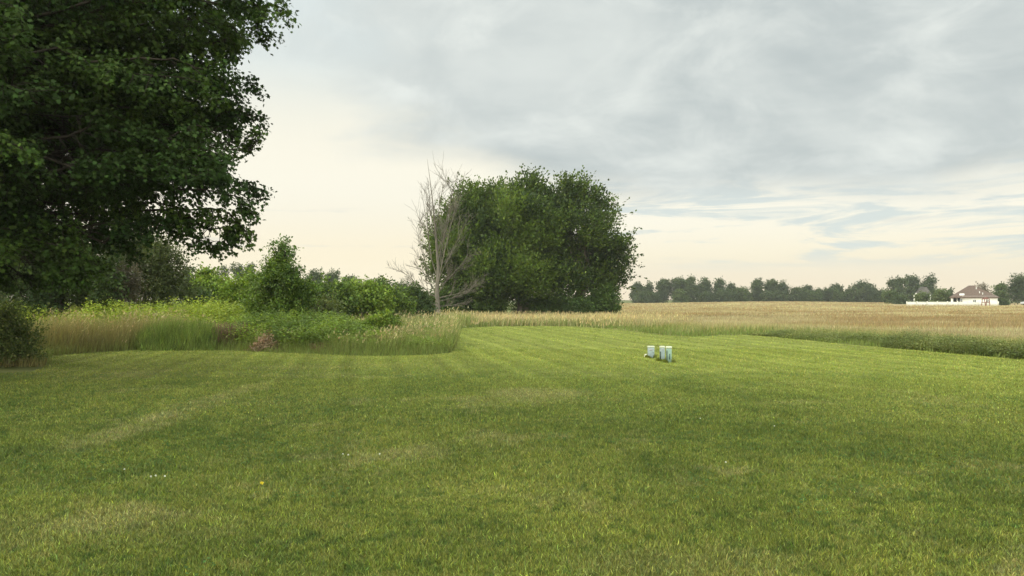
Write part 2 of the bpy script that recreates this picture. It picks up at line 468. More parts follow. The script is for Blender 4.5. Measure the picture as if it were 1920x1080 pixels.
def meadow():
    rs = np.random.RandomState(2)
    parts = []; heads = []
    for (lo, hi, n, w) in ((17, 27, 105000, .006), (27, 40, 60000, .010), (40, 56, 30000, .016)):
        x, y = scatter(n, lo, hi, rs, ulo=-.78, uhi=.02)
        k = inpoly(x, y, meadow_poly); x = x[k]; y = y[k]; n = len(x)
        px = 960 + F * x / y
        a = vnoise(x, y, 2.2, 1); b = vnoise(x, y, .7, 2)
        edge = sstep(y - np.interp(px, [p[0] for p in L_EDGE[3:12]], [gnd(*p)[1] for p in L_EDGE[3:12]]), 0, 1.1)
        hh = (.25 + .62 * edge) * (.45 + .65 * a + .5 * b) * rs.uniform(.55, 1.15, n)
        weedy = sstep(px, 380, 430) * sstep(px, 870, 800)
        hh *= 1 - .38 * weedy
        straw = (a * .5 + b * .5 + .25 * edge + rs.normal(0, .13, n)) - .1 * weedy - .2 * (1 - edge) - .28 - .10 * sstep(px, 360, 260)
        col = mixc((.150, .185, .048), (.37, .335, .160), sstep(straw, .38, .85))
        red = sstep(vnoise(x, y, 3.5, 7), .5, .75) * (px < 330)
        col = col * (1 - .45 * red[:, None]) + np.array([.26, .17, .09]) * .45 * red[:, None]
        col = jit(col, rs)
        parts.append(tall_blades(x, y, hh, w * rs.uniform(.6, 1.2, n), col, rs))
        hk = (rs.rand(n) < .16) & (straw > .45)
        P, U, N, h2, _, _ = parts[-1]
        Ui = norm(U[hk]); tip = P[hk] + Ui * (h2[hk] * .98)[:, None]
        m = hk.sum(); L = rs.uniform(.05, .11, m) * (1 + (lo - 17) / 40)
        Ud = Ui + np.stack([rs.normal(.25, .25, m), rs.normal(0, .2, m), -rs.uniform(0, .4, m)], 1)
        heads.append((tip, Ud, N[hk], L, L * .13 + w * .5, jit(mixc((.36, .27, .14), (.44, .38, .22), rs.rand(m)), rs, .15)))
    # strip of grass between the lawn and the trees
    x, y = scatter(46000, 41.5, 66, rs, ulo=-.13, uhi=.27)
    k = ~inpoly(x, y, lawn_poly) & ~inpoly(x, y, meadow_poly) & (rs.rand(len(x)) < 1 - sstep(x / y, .10, .27)); x = x[k]; y = y[k]; n = len(x)
    a = vnoise(x, y, 3, 4)
    hh = (.20 + .28 * a) * rs.uniform(.6, 1.2, n) * sstep(y, 42, 45.5) + .12
    col = jit(mixc((.13, .17, .04), (.38, .32, .17), sstep(y + rs.normal(0, 2, n) + 6 * (a - .5), 43.5, 48.5)), rs)
    parts.append(tall_blades(x, y, hh, .02 * rs.uniform(.6, 1.2, n), col, rs))
    P, U, N, h2, _, _ = parts[-1]; hk = rs.rand(n) < .15; m = hk.sum()
    heads.append((P[hk] + norm(U[hk]) * h2[hk][:, None] * .95, U[hk] + rs.normal(0, .2, (m, 3)), N[hk], rs.uniform(.12, .24, m), np.full(m, .022), jit(np.tile((.44, .35, .18), (m, 1)), rs)))
    o = pack('meadow_grass', parts + heads, M_BLADE)
    tag(o, 'tall uncut meadow grass with straw coloured seed heads beyond the lawn', 'tall grass', kind='stuff')


meadow()


def leafy(name, x, y, h, nl, size, colf, rs, mat=M_LEAF, spread=.22, parent=None, tmpl=OVAL, bare=.15):
    """upright leafy stems growing at x, y"""
    n = len(x); az0 = rs.uniform(0, 6.28, n); ln = rs.uniform(0, spread, n)
    top = np.stack([x + np.cos(az0) * ln * h, y + np.sin(az0) * ln * h, h + terr(x, y)], 1); bot = np.stack([x, y, terr(x, y)], 1)
    t = rs.uniform(bare, 1, (n, nl)) ** .8
    P = bot[:, None] * (1 - t[..., None]) + top[:, None] * t[..., None]
    P = P.reshape(-1, 3); N_ = len(P); az = rs.uniform(0, 6.28, N_)
    s = np.repeat(size, nl) * rs.uniform(.6, 1.25, N_) * (1.15 - .45 * t.ravel())
    U = np.stack([np.cos(az), np.sin(az), rs.uniform(-.35, .75, N_)], 1)
    P = P + norm(U) * (s * .5)[:, None] * rs.uniform(0, 1.3, N_)[:, None]
    N = np.stack([rs.normal(0, .45, N_), rs.normal(0, .45, N_), np.ones(N_)], 1)
    col = jit(colf(np.repeat(x, nl), np.repeat(y, nl), t.ravel()), rs, .25)
    return leaves(name, P, U, N, s, tmpl, col, mat, parent)


def weeds():
    rs = np.random.RandomState(3)
    # mixed broad leaved weeds in the front of the meadow
    n = 15000
    x, y = scatter(n, 22.5, 33, rs, ulo=-.50, uhi=-.07); px = 960 + F * x / y
    ed = np.interp(px, [p[0] for p in L_EDGE[3:12]], [gnd(*p)[1] for p in L_EDGE[3:12]])
    d = y - ed
    a = vnoise(x, y, 1.3, 11); b = vnoise(x, y, .8, 12)
    keep = inpoly(x, y, meadow_poly) & (d > .45 + .7 * b) & (px > 395 - 60 * a) & (px < 845) & (d < 9)
    x, y, d, a, b, px = [q[keep] for q in (x, y, d, a, b, px)]
    prof = np.interp(px, [380, 440, 520, 600, 700, 780, 840], [.85, 1.05, 1.2, 1.05, .62, .50, .42])
    h = prof * (.45 + .55 * sstep(d, .3, 3.5)) * (.6 + .6 * a) * rs.uniform(.7, 1.1, len(x)) + .05
    def cf(X, Y, t):
        p = vnoise(X, Y, 1.7, 13); q = vnoise(X, Y, .9, 14); PX = 960 + F * X / Y
        c = mixc((.095, .145, .030), (.200, .270, .050), sstep(p, .35, .7))
        c = c * (1 - sstep(q, .6, .8)[:, None] * .6) + np.array([.24, .32, .055]) * sstep(q, .6, .8)[:, None] * .6
        return c
    o = leafy('weeds', x, y, h, 17, np.full(len(x), .090), cf, rs)
    tag(o, 'dense broad leaved green weeds filling the front of the meadow', 'weeds', kind='stuff')
    # brighter brambles behind the tall grass on the left
    x, y = scatter(9500, 26.5, 37, rs, ulo=-.78, uhi=-.30)
    a = vnoise(x, y, 1.5, 21); k = (a > .22); x, y, a = x[k], y[k], a[k]; px = 960 + F * x / y
    h = (1.0 + .62 * a + .2 * vnoise(x, y, 4, 22)) * rs.uniform(.7, 1.08, len(x)) * sstep(y, 25.5, 29)
    o = leafy('brambles', x, y, h, 20, np.full(len(x), .105), lambda X, Y, t: mixc((.170, .230, .036), (.340, .390, .060), vnoise(X, Y, 1.2, 23) * .7 + .3 * t), rs, bare=.3)
    tag(o, 'bright yellow green brambles behind the tall grass on the left', 'brambles', kind='stuff')
    # weeds along the right hand edge of the lawn
    E = [tuple(gnd(*p)) for p in B_EDGE[9:]]
    n = 9000; t = rs.uniform(0, 1, n) ** .7 * (len(E) - 1); i = np.minimum(t.astype(int), len(E) - 2); f = t - i
    Ea = np.array(E); ex = Ea[i, 0] * (1 - f) + Ea[i + 1, 0] * f; ey = Ea[i, 1] * (1 - f) + Ea[i + 1, 1] * f
    off = rs.uniform(.05, 2.3, n); x = ex + off * .95; y = ey + off * .3
    a = vnoise(x, y, 1.1, 31); k = (a > .3) & ((off < .9 + 1.5 * a)); x, y, a, off = x[k], y[k], a[k], off[k]
    h = (.14 + .60 * a * np.exp(-((off - .9) / .9) ** 2)) * rs.uniform(.7, 1.15, len(x)) * np.interp(960 + F * x / y, [1390, 1500, 1700], [.25, .7, 1.0])
    o = leafy('edge_weeds', x, y, h, 12, np.full(len(x), .055), lambda X, Y, t: mixc((.090, .125, .040), (.230, .245, .090), vnoise(X, Y, .8, 32)), rs, bare=.05, spread=.5)
    tag(o, 'low dark green weeds along the right hand edge of the lawn', 'weeds', kind='stuff')


weeds()


def field():
    rs = np.random.RandomState(4)
    parts = []
    for (lo, hi, n, w, hf) in ((15, 32, 70000, .010, 1.), (32, 60, 90000, .018, 1.), (60, 110, 60000, .045, .8), (110, 185, 45000, .09, .72), (185, 296, 34000, .16, .65)):
        x, y = scatter(n, lo, hi, rs, margin=1.5, ulo=.03, uhi=.8)
        # right of the lawn only
        u = x / y
        k = ~inpoly(x, y, lawn_poly) & ~((y > 41.5) & (y < 66) & (u < .10 + .12 * rs.rand(n)) & (x < 12)) & ~((y > 64) & (u < .12))
        x, y = x[k], y[k]
        E = np.array([gnd(*p) for p in B_EDGE]); tt = np.linspace(0, len(E) - 1, 90); E = np.stack([np.interp(tt, np.arange(len(E)), E[:, q]) for q in (0, 1)], 1)
        dd = np.full(len(x), 99.)
        for q in E: dd = np.minimum(dd, np.hypot(x - q[0], y - q[1]))
        k = dd > 0
        k &= ~((x / y > .515) & (y > 165)) 
        x, y, dd = x[k], y[k], dd[k]; n = len(x)
        a = vnoise(x * .5, y, 1.6, 41); b = vnoise(x * .25, y, 5.0, 42)
        margin_ = sstep(dd + 2.5 * (a - .5), 5.5, 1.2)
        hh = (.21 + .14 * a) * hf * rs.uniform(.6, 1.2, n) + .18 * sstep(dd, 1.5, 3) * sstep(dd, 7, 4) - .12 * sstep(dd, 2, .6)
        crop = mixc((.255, .200, .112), (.400, .345, .200), sstep(a * .6 + b * .4 + rs.normal(0, .12, n), .3, .75))
        rust = sstep(vnoise(x * .3, y, 2.4, 44), .58, .72) * sstep(dd, 4.5, 7)
        crop = crop * (1 - .65 * rust[:, None]) + np.array([.24, .155, .070]) * .65 * rust[:, None]
        margin_ = np.maximum(margin_, .6 * sstep(vnoise(x * .4, y, 3.0, 45), .5, .8) * sstep(dd, 16, 5))
        gr = mixc((.145, .185, .045), (.36, .33, .13), sstep(dd + rs.normal(0, 1.0, n), 1.5, 4.5))
        col = jit(crop * (1 - margin_[:, None]) + gr * margin_[:, None], rs, .17)
        hh = hh * (1 + .5 * rust * (rs.rand(n) < .3))
        parts.append(tall_blades(x, y, hh, w * rs.uniform(.6, 1.3, n), col, rs, wind=(.15, .0), lean=.22))
    o = pack('field_crop', parts, M_BLADE)
    tag(o, 'wide ripe tan field of low crop stretching to the far tree line', 'crop field', kind='stuff')


field()


# ------------------------------------------------------------------ trees and shrubs
def blob(px, py, rpx, D, rs=None, dj=.5, flat=1.0):
    c = pt(px, py, D); r = rpx / F * D
    if rs is not None: c = pt(px, py, D + rs.uniform(-1, 1) * dj * r)
    return (*c, r, r * 1.05, r * flat)


def sub_blobs(blobs, k, f, rs):
    out = []
    for b in blobs:
        d = norm(rs.normal(0, 1, (k, 3)))
        for q in d:
            s = f * rs.uniform(.65, 1.25); rr = rs.uniform(.62, 1.0) * (1 - .45 * s)
            out.append((b[0] + q[0] * b[3] * rr, b[1] + q[1] * b[4] * rr, b[2] + q[2] * b[5] * rr, b[3] * s, b[4] * s, b[5] * s * .85))
    return out


def crown_points(blobs, n, rs, bias=.45, up=.35, wind=(0, 0), inner=.35, sub=None):
    if sub: blobs = list(blobs) * 1 + sub_blobs(blobs, sub[0], sub[1], rs)
    B = np.array(blobs, float); wgt = (B[:, 3] * B[:, 5])
    if sub: wgt[:len(wgt) // (sub[0] + 1)] *= .12
    i = rs.choice(len(B), n, p=wgt / wgt.sum())
    d = norm(rs.normal(0, 1, (n, 3))); rho = np.where(rs.rand(n) < inner, rs.uniform(.15, .8, n), rs.uniform(.8, 1.0, n))
    # lumpy surface
    rho = rho * (.86 + .28 * vnoise(d[:, 0] * 2 + i * 3.1, d[:, 2] * 2 + d[:, 1], .6, 51))
    P = B[i, :3] + B[i, 3:6] * d * rho[:, None]
    D = norm(d * bias + np.array([wind[0], wind[1], up]) + rs.normal(0, .28, (n, 3)))
    return P, D, i


def crown(name, blobs, nshoot, L, nl, size, cols, rs, mat=M_LEAF, tmpl=OVAL, up=.35, wind=(0, 0), parent=None, inner=.35, zmin=.03, droop=0.0, bias=.6, sub=(14, .42), follow=.5):
    P, D, bi = crown_points(blobs, nshoot, rs, bias, up, wind, inner, sub)
    btone = rs.rand(bi.max() + 1)[bi]
    Ls = L * rs.uniform(.5, 1.4, nshoot) * np.where((rs.rand(nshoot) < .14) & (follow > .8), 1.4, 1.0)
    t = rs.uniform(0, 1, (nshoot, nl)); Q = P[:, None] + D[:, None] * (t * Ls[:, None])[..., None]
    Q[..., 2] -= droop * (t * Ls[:, None]) ** 2
    Q = Q.reshape(-1, 3); M = len(Q)
    Q += rs.normal(0, size * (.55 if follow < .8 else .42), (M, 3))
    DD = np.repeat(D, nl, 0)
    U = DD * follow + rs.normal(0, .6 if follow < .8 else .42, (M, 3)) + np.array([0, 0, -.25 if follow < .8 else 0]); N = norm(rs.normal(0, .6, (M, 3)) + np.array([0, 0, .75]) + DD * .3)
    c0, c1, c2 = cols
    tone = vnoise(P[:, 0] + P[:, 1] * .7, P[:, 2] + P[:, 1] * .3, max(L * 2.2, .5), 61) * .35 + rs.rand(nshoot) * .2 + btone * .45
    tone = np.repeat(tone, nl)
    col = mixc(c0, c1, sstep(tone, .25, .75)); y = (rs.rand(M) < .03)
    col[y] = np.array(c2)
    col = jit(col, rs, .13)
    k = Q[:, 2] > zmin
    return leaves(name, Q[k], U[k], N[k], size * rs.uniform(.65, 1.3, M)[k], tmpl, col[k], mat, parent)


def skeleton(parent, base, blobs, r, rs, mat=None, nmain=1, fork=.3, name='trunk'):
    """trunk and limbs reaching into the blobs"""
    B = np.array(blobs); T = Tubes(); top = B[:, :3].mean(0); top[2] = max(top[2], base[2] + .5)
    for q in range(nmain):
        b0 = np.array(base) + np.array([rs.normal(0, r * 1.5), rs.normal(0, r), 0]) * (nmain > 1)
        tp = top + rs.normal(0, .15, 3) * (B[:, 3].mean()) * (nmain > 1)
        p = bent([*b0[:2], b0[2] - .1], tp, rs, .03, 9); T.add(p, np.linspace(r, r * .45, 9) * (1 + .5 * np.exp(-np.arange(9) * 1.5)), 8)
        for j in range(len(B)):
            if nmain > 1 and j % nmain != q: continue
            a = p[rs.randint(3, 8)]; e = B[j, :3] + np.array([0, 0, B[j, 5] * .5])
            pp = bent(a, e, rs, .06, 6, .06); T.add(pp, np.linspace(r * .42, r * .06, 6), 5)
            for w in range(3):
                e2 = B[j, :3] + norm(rs.normal(0, 1, 3)) * B[j, 3:6] * .9
                T.add(bent(pp[rs.randint(2, 5)], e2, rs, .06, 4), np.linspace(r * .16, r * .03, 4), 4)
    return T.build(name, mat or M_BARK, parent)


def plant(name, label, cat, blobs, r, par, group=None, base=None, nmain=1, seed=0, bark=None):
    rs = np.random.RandomState(seed)
    B = np.array(blobs)
    if base is None:
        c = B[:, :2].mean(0); base = (c[0], c[1], float(terr(c[0], c[1])))
    o = empty(name, base, label, cat, group)
    skeleton(o, base, blobs, r, rs, bark, nmain)
    crown('crown', blobs, rs=rs, parent=o, zmin=base[2] + .03, **par)
    return o


# --- clump of three trees in the middle
def grove():
    rs = np.random.RandomState(7)
    D = 68.
    f = lambda L, dd=0: [blob(976 + (a - 976) * .945, 590 + (b - 590) * .945, c * .84, D + dd, rs, 1.5) for a, b, c in L]
    A = f([(832, 470, 44), (812, 505, 34), (848, 408, 36), (880, 376, 34), (918, 366, 34), (900, 430, 58), (850, 535, 52), (905, 510, 60), (858, 455, 42), (936, 400, 36), (815, 440, 26), (945, 372, 28)])
    Bt = f([(985, 352, 29), (972, 395, 44), (1000, 440, 52), (955, 450, 52), (985, 520, 62), (1006, 372, 22), (945, 540, 40), (1028, 420, 34), (1028, 500, 46), (1020, 460, 36)], -2)
    C = f([(1058, 352, 28), (1095, 358, 34), (1128, 392, 34), (1088, 415, 54), (1140, 440, 40), (1158, 490, 34), (1110, 500, 56), (1050, 470, 46), (1060, 540, 48), (1130, 545, 42), (1168, 470, 22), (1165, 520, 22), (1046, 400, 34), (1040, 370, 20), (1078, 376, 28)], 0)
    g1 = ((.028, .052, .009), (.092, .138, .018), (.14, .19, .03))
    g2 = ((.024, .044, .009), (.085, .128, .018), (.145, .185, .030))
    par = dict(follow=1.1, nshoot=4700, L=1.35, nl=15, size=.24, tmpl=QUAD, up=.75, wind=(.35, 0), inner=.18, sub=(10, .38))
    plant('broadleaf_tree', 'broad green tree with dense ragged crown, left of the grove behind the bare tree', 'tree', A, .28, dict(par, cols=g1), 'trees of the grove beyond the lawn', (*pt(905, 590, D + .5)[:2], 0), 2, 71)
    plant('broadleaf_tree', 'tall lighter green tree in the middle of the grove beyond the lawn', 'tree', Bt, .30, dict(par, cols=g1, nshoot=4300), 'trees of the grove beyond the lawn', (*pt(985, 590, D - 2)[:2], 0), 2, 72)
    plant('broadleaf_tree', 'open crowned dark green tree with sky gaps, right side of the grove', 'tree', C, .26, dict(par, cols=g2, nshoot=3100, inner=.10), 'trees of the grove beyond the lawn', (*pt(1080, 590, D)[:2], 0), 4, 73)
    sp = dict(nshoot=650, L=.7, nl=13, size=.19, tmpl=QUAD, up=.25, inner=.3, cols=((.045, .078, .019), (.075, .120, .024), (.12, .17, .035)))
    names = ['dark rounded shrub behind the foot of the bare tree', 'green shrub under the left tree of the grove', 'small shrub left of the sunlit gap under the grove', 'low shrub under the middle tree of the grove', 'dark shrub under the right tree of the grove', 'ragged shrub at the right end of the grove']
    L = [[(800, 575, 26), (835, 570, 28), (820, 585, 22)], [(868, 566, 30), (890, 578, 24)], [(925, 576, 24), (905, 586, 16)],
         [(1000, 574, 26), (980, 584, 16), (1025, 582, 20)], [(1055, 572, 26), (1085, 580, 22)], [(1120, 574, 24), (1147, 582, 16), (1135, 560, 22)]]
    for i, (nm, l) in enumerate(zip(names, L)):
        bl = [blob(a, b, c, D - 3 + (i % 2), rs, .8) for a, b, c in l]
        plant('shrub', nm, 'shrub', bl, .05, sp, 'shrubs at the foot of the grove', seed=80 + i, nmain=2)


grove()


# --- bare dead tree
def dead_tree():
    rs = np.random.RandomState(11); D = 56.
    b = gnd(821, 599); D = b[1]
    root = empty('dead_tree', (b[0], b[1], 0), 'bare leafless dead tree with pale grey trunk, left of the grove', 'tree')
    T = Tubes(); top = pt(806, 300, D)
    trunk = np.array([pt(821, 600, D), pt(821, 575, D), pt(819, 545, D), pt(822, 500, D), pt(817, 440, D), pt(812, 385, D), pt(806, 335, D), pt(801, 298, D)])
    T.add(trunk, [.27, .19, .165, .13, .085, .05, .022, .008], 9)
    T.build('trunk', M_DEADBARK, root)
    Tb = Tubes(); Tt = Tubes()

    def grow(a, dirn, L, r, lev, T):
        n = 5 if lev < 2 else 4
        d = norm(dirn); pts = [a]
        for i in range(n):
            d = norm(d + rs.normal(0, .09, 3) + np.array([0, 0, .07])); pts.append(pts[-1] + d * L / n)
        pts = np.array(pts); T.add(pts, np.linspace(r, max(r * .3, .007), n + 1), 5 if lev < 2 else 3)
        if lev >= 3: return
        m = [0, 13, 8, 5][lev] if lev else 0
        for k in range(m):
            i = rs.randint(1, n); f = rs.rand(); p = pts[i] * (1 - f) + pts[min(i + 1, n)] * f
            side = norm(np.cross(d, rs.normal(0, 1, 3)))
            grow(p, d * rs.uniform(.7, 1.1) + side * rs.uniform(.4, .8), L * rs.uniform(.18, .46), max(r * .45, .011), lev + 1, Tt)
    main = [((820, 520), (772, 320)), ((820, 545), (860, 310)), ((819, 500), (838, 312)), ((820, 560), (905, 520)), ((820, 565), (892, 558)), ((821, 540), (890, 455)), ((820, 550), (770, 470)),
            ((820, 555), (752, 545)), ((819, 535), (765, 400)), ((819, 480), (850, 360)), ((820, 530), (880, 400)), ((820, 560), (745, 500)), ((821, 575), (880, 565)), ((817, 450), (790, 330)), ((821, 550), (858, 480)),
            ((816, 430), (832, 330)), ((820, 572), (775, 560))]
    for i, (s, e) in enumerate(main):
        a = pt(*s, D); e3 = pt(*e, D + rs.uniform(-2.0, .6)); v = e3 - a
        v = v + np.array([np.sign(v[0]) * abs(v[2]) * .08, 0, -abs(v[0]) * .10])
        grow(a, v, np.linalg.norm(v) * (.80 if abs(v[2]) > abs(v[0]) else .88), .05 if i < 3 else .036, 1, Tb)
    Tb.build('branches', M_DEADBARK, root); Tt.build('twigs', M_DEADBARK, root)


dead_tree()


# --- big maple overhanging from the left
def maple():
    rs = np.random.RandomState(13)
    bx, by = -13.6, 15.5
    root = empty('maple_tree', (bx, by, 0), 'huge dark leafy maple overhanging the lawn from the left', 'tree')
    T = Tubes(); tr = np.array([(bx, by, -.1), (bx, by, .5), (bx + .1, by, 1.6), (bx, by + .1, 3.5), (bx + .1, by, 6), (bx, by, 9), (bx, by, 12)])
    T.add(tr, [.62, .45, .38, .34, .26, .16, .05], 12)
    T.build('trunk', M_BARK, root)
    Br = Tubes(); ends = []          # twig paths (points along which leaf sprays sit)

    def Rz(z):
        return np.interp(z, [1.8, 2.3, 3.0, 4.0, 5.6, 7.6, 9.5, 11.5, 13.2], [5.4, 6.4, 7.6, 8.2, 8.3, 8.3, 7.0, 4.8, 1.5])
    paths = []
    n = 560
    for i in range(n):
        z = rs.uniform(2.2, 12.8); az = rs.uniform(-math.pi, math.pi)
        if rs.rand() < .72: az = rs.uniform(-1.75, .95)           # the side towards the lawn
        Rr = Rz(z) * rs.uniform(.62, 1.02) * (.93 + .12 * math.sin(az * 5 + z * 1.7))
        e = np.array([bx + math.cos(az) * Rr, by + math.sin(az) * Rr, z])
        epx = 960 + F * e[0] / max(e[1], 3); epy = 562 - F * (e[2] - H) / max(e[1], 3)
        if epx > np.interp(epy, [-900, 0, 60, 130, 240, 300, 380, 450], [620, 485, 455, 455, 455, 440, 440, 250]) + rs.uniform(-25, 5): continue
        if (math.sin(az) > .35 or z > 9) and rs.rand() < .55: continue
        if epy > np.interp(epx, [-200, 180, 250, 420], [520, 500, 400, 360]): continue
        s = np.array([bx, by, max(1.9, min(z - .12 * Rr + rs.uniform(0, 1.2), 11.5))])
        p = bent(s, e, rs, .02, 8, .07)
        paths.append((p, 1.0, Rr * .72))
    # low limbs seen against the sky: (x, y) in the photo, at the crown's own distance
    low = [[(60, 380), (200, 372), (330, 378), (420, 400), (462, 428), (472, 452)], [(80, 400), (230, 395), (300, 418), (350, 440), (396, 455), (412, 462)],
           [(80, 350), (260, 345), (380, 352), (440, 372), (470, 398)], [(50, 420), (160, 430), (210, 452), (236, 470)], [(70, 300), (270, 285), (400, 290), (470, 272), (486, 268)],
           [(70, 250), (280, 235), (410, 225), (470, 218), (492, 220)], [(90, 180), (300, 172), (400, 160), (462, 150), (484, 158)], [(90, 120), (300, 95), (420, 80), (470, 62), (492, 52)],
           [(200, 60), (380, 30), (470, 10), (520, 15), (532, 22)], [(70, 330), (280, 318), (400, 322), (452, 335), (474, 348)], [(-20, 450), (60, 480), (120, 500), (160, 525)], [(-40, 470), (20, 500), (60, 520), (80, 540)],
           [(100, 420), (180, 450), (250, 440), (310, 430)], [(-30, 430), (80, 450), (140, 470), (180, 500)], [(-60, 440), (0, 480), (20, 510), (30, 535)], [(300, 395), (360, 415), (425, 425), (440, 445)]]
    prof = lambda y: np.interp(y, [-60, 0, 40, 60, 100, 165, 215, 250, 290, 330, 380, 450], [560, 525, 488, 498, 470, 455, 490, 465, 450, 472, 468, 474])
    for y_ in range(-60, 350, 16):
        xe = prof(y_) + rs.uniform(-58, -18); y0_ = y_ + rs.uniform(-25, 35)
        low.append([(xe - 330, y0_ + rs.uniform(-30, 30)), (xe - 220, y0_ + rs.uniform(-12, 12)), (xe - 120, y0_), (xe - 45, (y_ + y0_) / 2), (xe, y_ + rs.uniform(0, 14))])
    for j, L in enumerate(low):
        D = 14.6 + rs.uniform(-.9, .9) * (1 if j < 16 else 1.8)
        p = np.array([pt(a, b, D) for a, b in L]); p = np.concatenate([[[bx, by, p[0][2] + .1]], p])
        # refine
        s = np.linspace(0, len(p) - 1, 12); p = np.stack([np.interp(s, np.arange(len(p)), p[:, k]) for k in range(3)], 1); p += rs.normal(0, .07, p.shape)
        paths.append((p, .62 if j in (0, 1, 2, 15) else .8, 7.5))
    P, U, C = [], [], []
    for (p, wide, Ln) in paths:
        Br.add(p, np.linspace(.034, .006, len(p)), 5)
        seg = np.linalg.norm(np.diff(p, axis=0), axis=1); tot = seg.sum(); cum = np.concatenate([[0], np.cumsum(seg)])
        ntw = int((14 if Ln == 7.5 or Ln == 4.2 else 8.8) * Ln)
        tt = tot - (rs.rand(ntw) ** .9) * Ln
        dirn = norm(p[-1] - p[-3])
        tone = rs.uniform(0, 1)
        for t_ in tt:
            t_ = max(t_, .2); a = np.array([np.interp(t_, cum, p[:, k]) for k in range(3)])
            side = norm(np.cross(dirn, [0, 0, 1])) * rs.choice([-1, 1]); fr = (tot - t_) / Ln
            td = norm(dirn * .8 + side * rs.uniform(.2, 1.1) + np.array([0, 0, rs.uniform(-.9, .55)]))
            L = rs.uniform(.35, .9) * wide * (.55 + .6 * math.sin(min(fr * 1.5 + .25, 1.57) * 1.0))
            e = a + td * L; e[2] -= .15 * L
            Br.add(np.array([a, (a + e) / 2 + [0, 0, .04], e]), [.010, .007, .004], 3)
            m = int(27 + 10 * wide)
            f = rs.rand(m) ** .8
            q = a + (e - a) * f[:, None] + rs.normal(0, .085 * (.5 + .45 * wide), (m, 3))
            P.append(q); U.append(np.tile(td, (m, 1)) * .5 + rs.normal(0, .45, (m, 3)) + [0, 0, -.45])
            c = np.array([.017, .036, .008]) * (1 - tone) + np.array([.050, .082, .014]) * tone
            C.append(np.tile(c, (m, 1)))
    P = np.concatenate(P); U = np.concatenate(U); C = np.concatenate(C); M = len(P)
    N = norm(rs.normal(0, .42, (M, 3)) + [.1, -.1, .85])
    C = jit(C, rs, .22); k = (P[:, 2] > 1.75) & (vnoise(P[:, 0] + .8 * P[:, 1], P[:, 2] * 1.25, .62, 91) * .6 + vnoise(P[:, 0], P[:, 2] + P[:, 1], .33, 92) * .4 > .36)
    pass
    Br.build('branches', M_DARKBARK, root)
    leaves('crown', P[k], U[k], N[k], rs.uniform(.052, .092, M)[k], MAPLE, C[k], M_LEAFD, root)


maple()


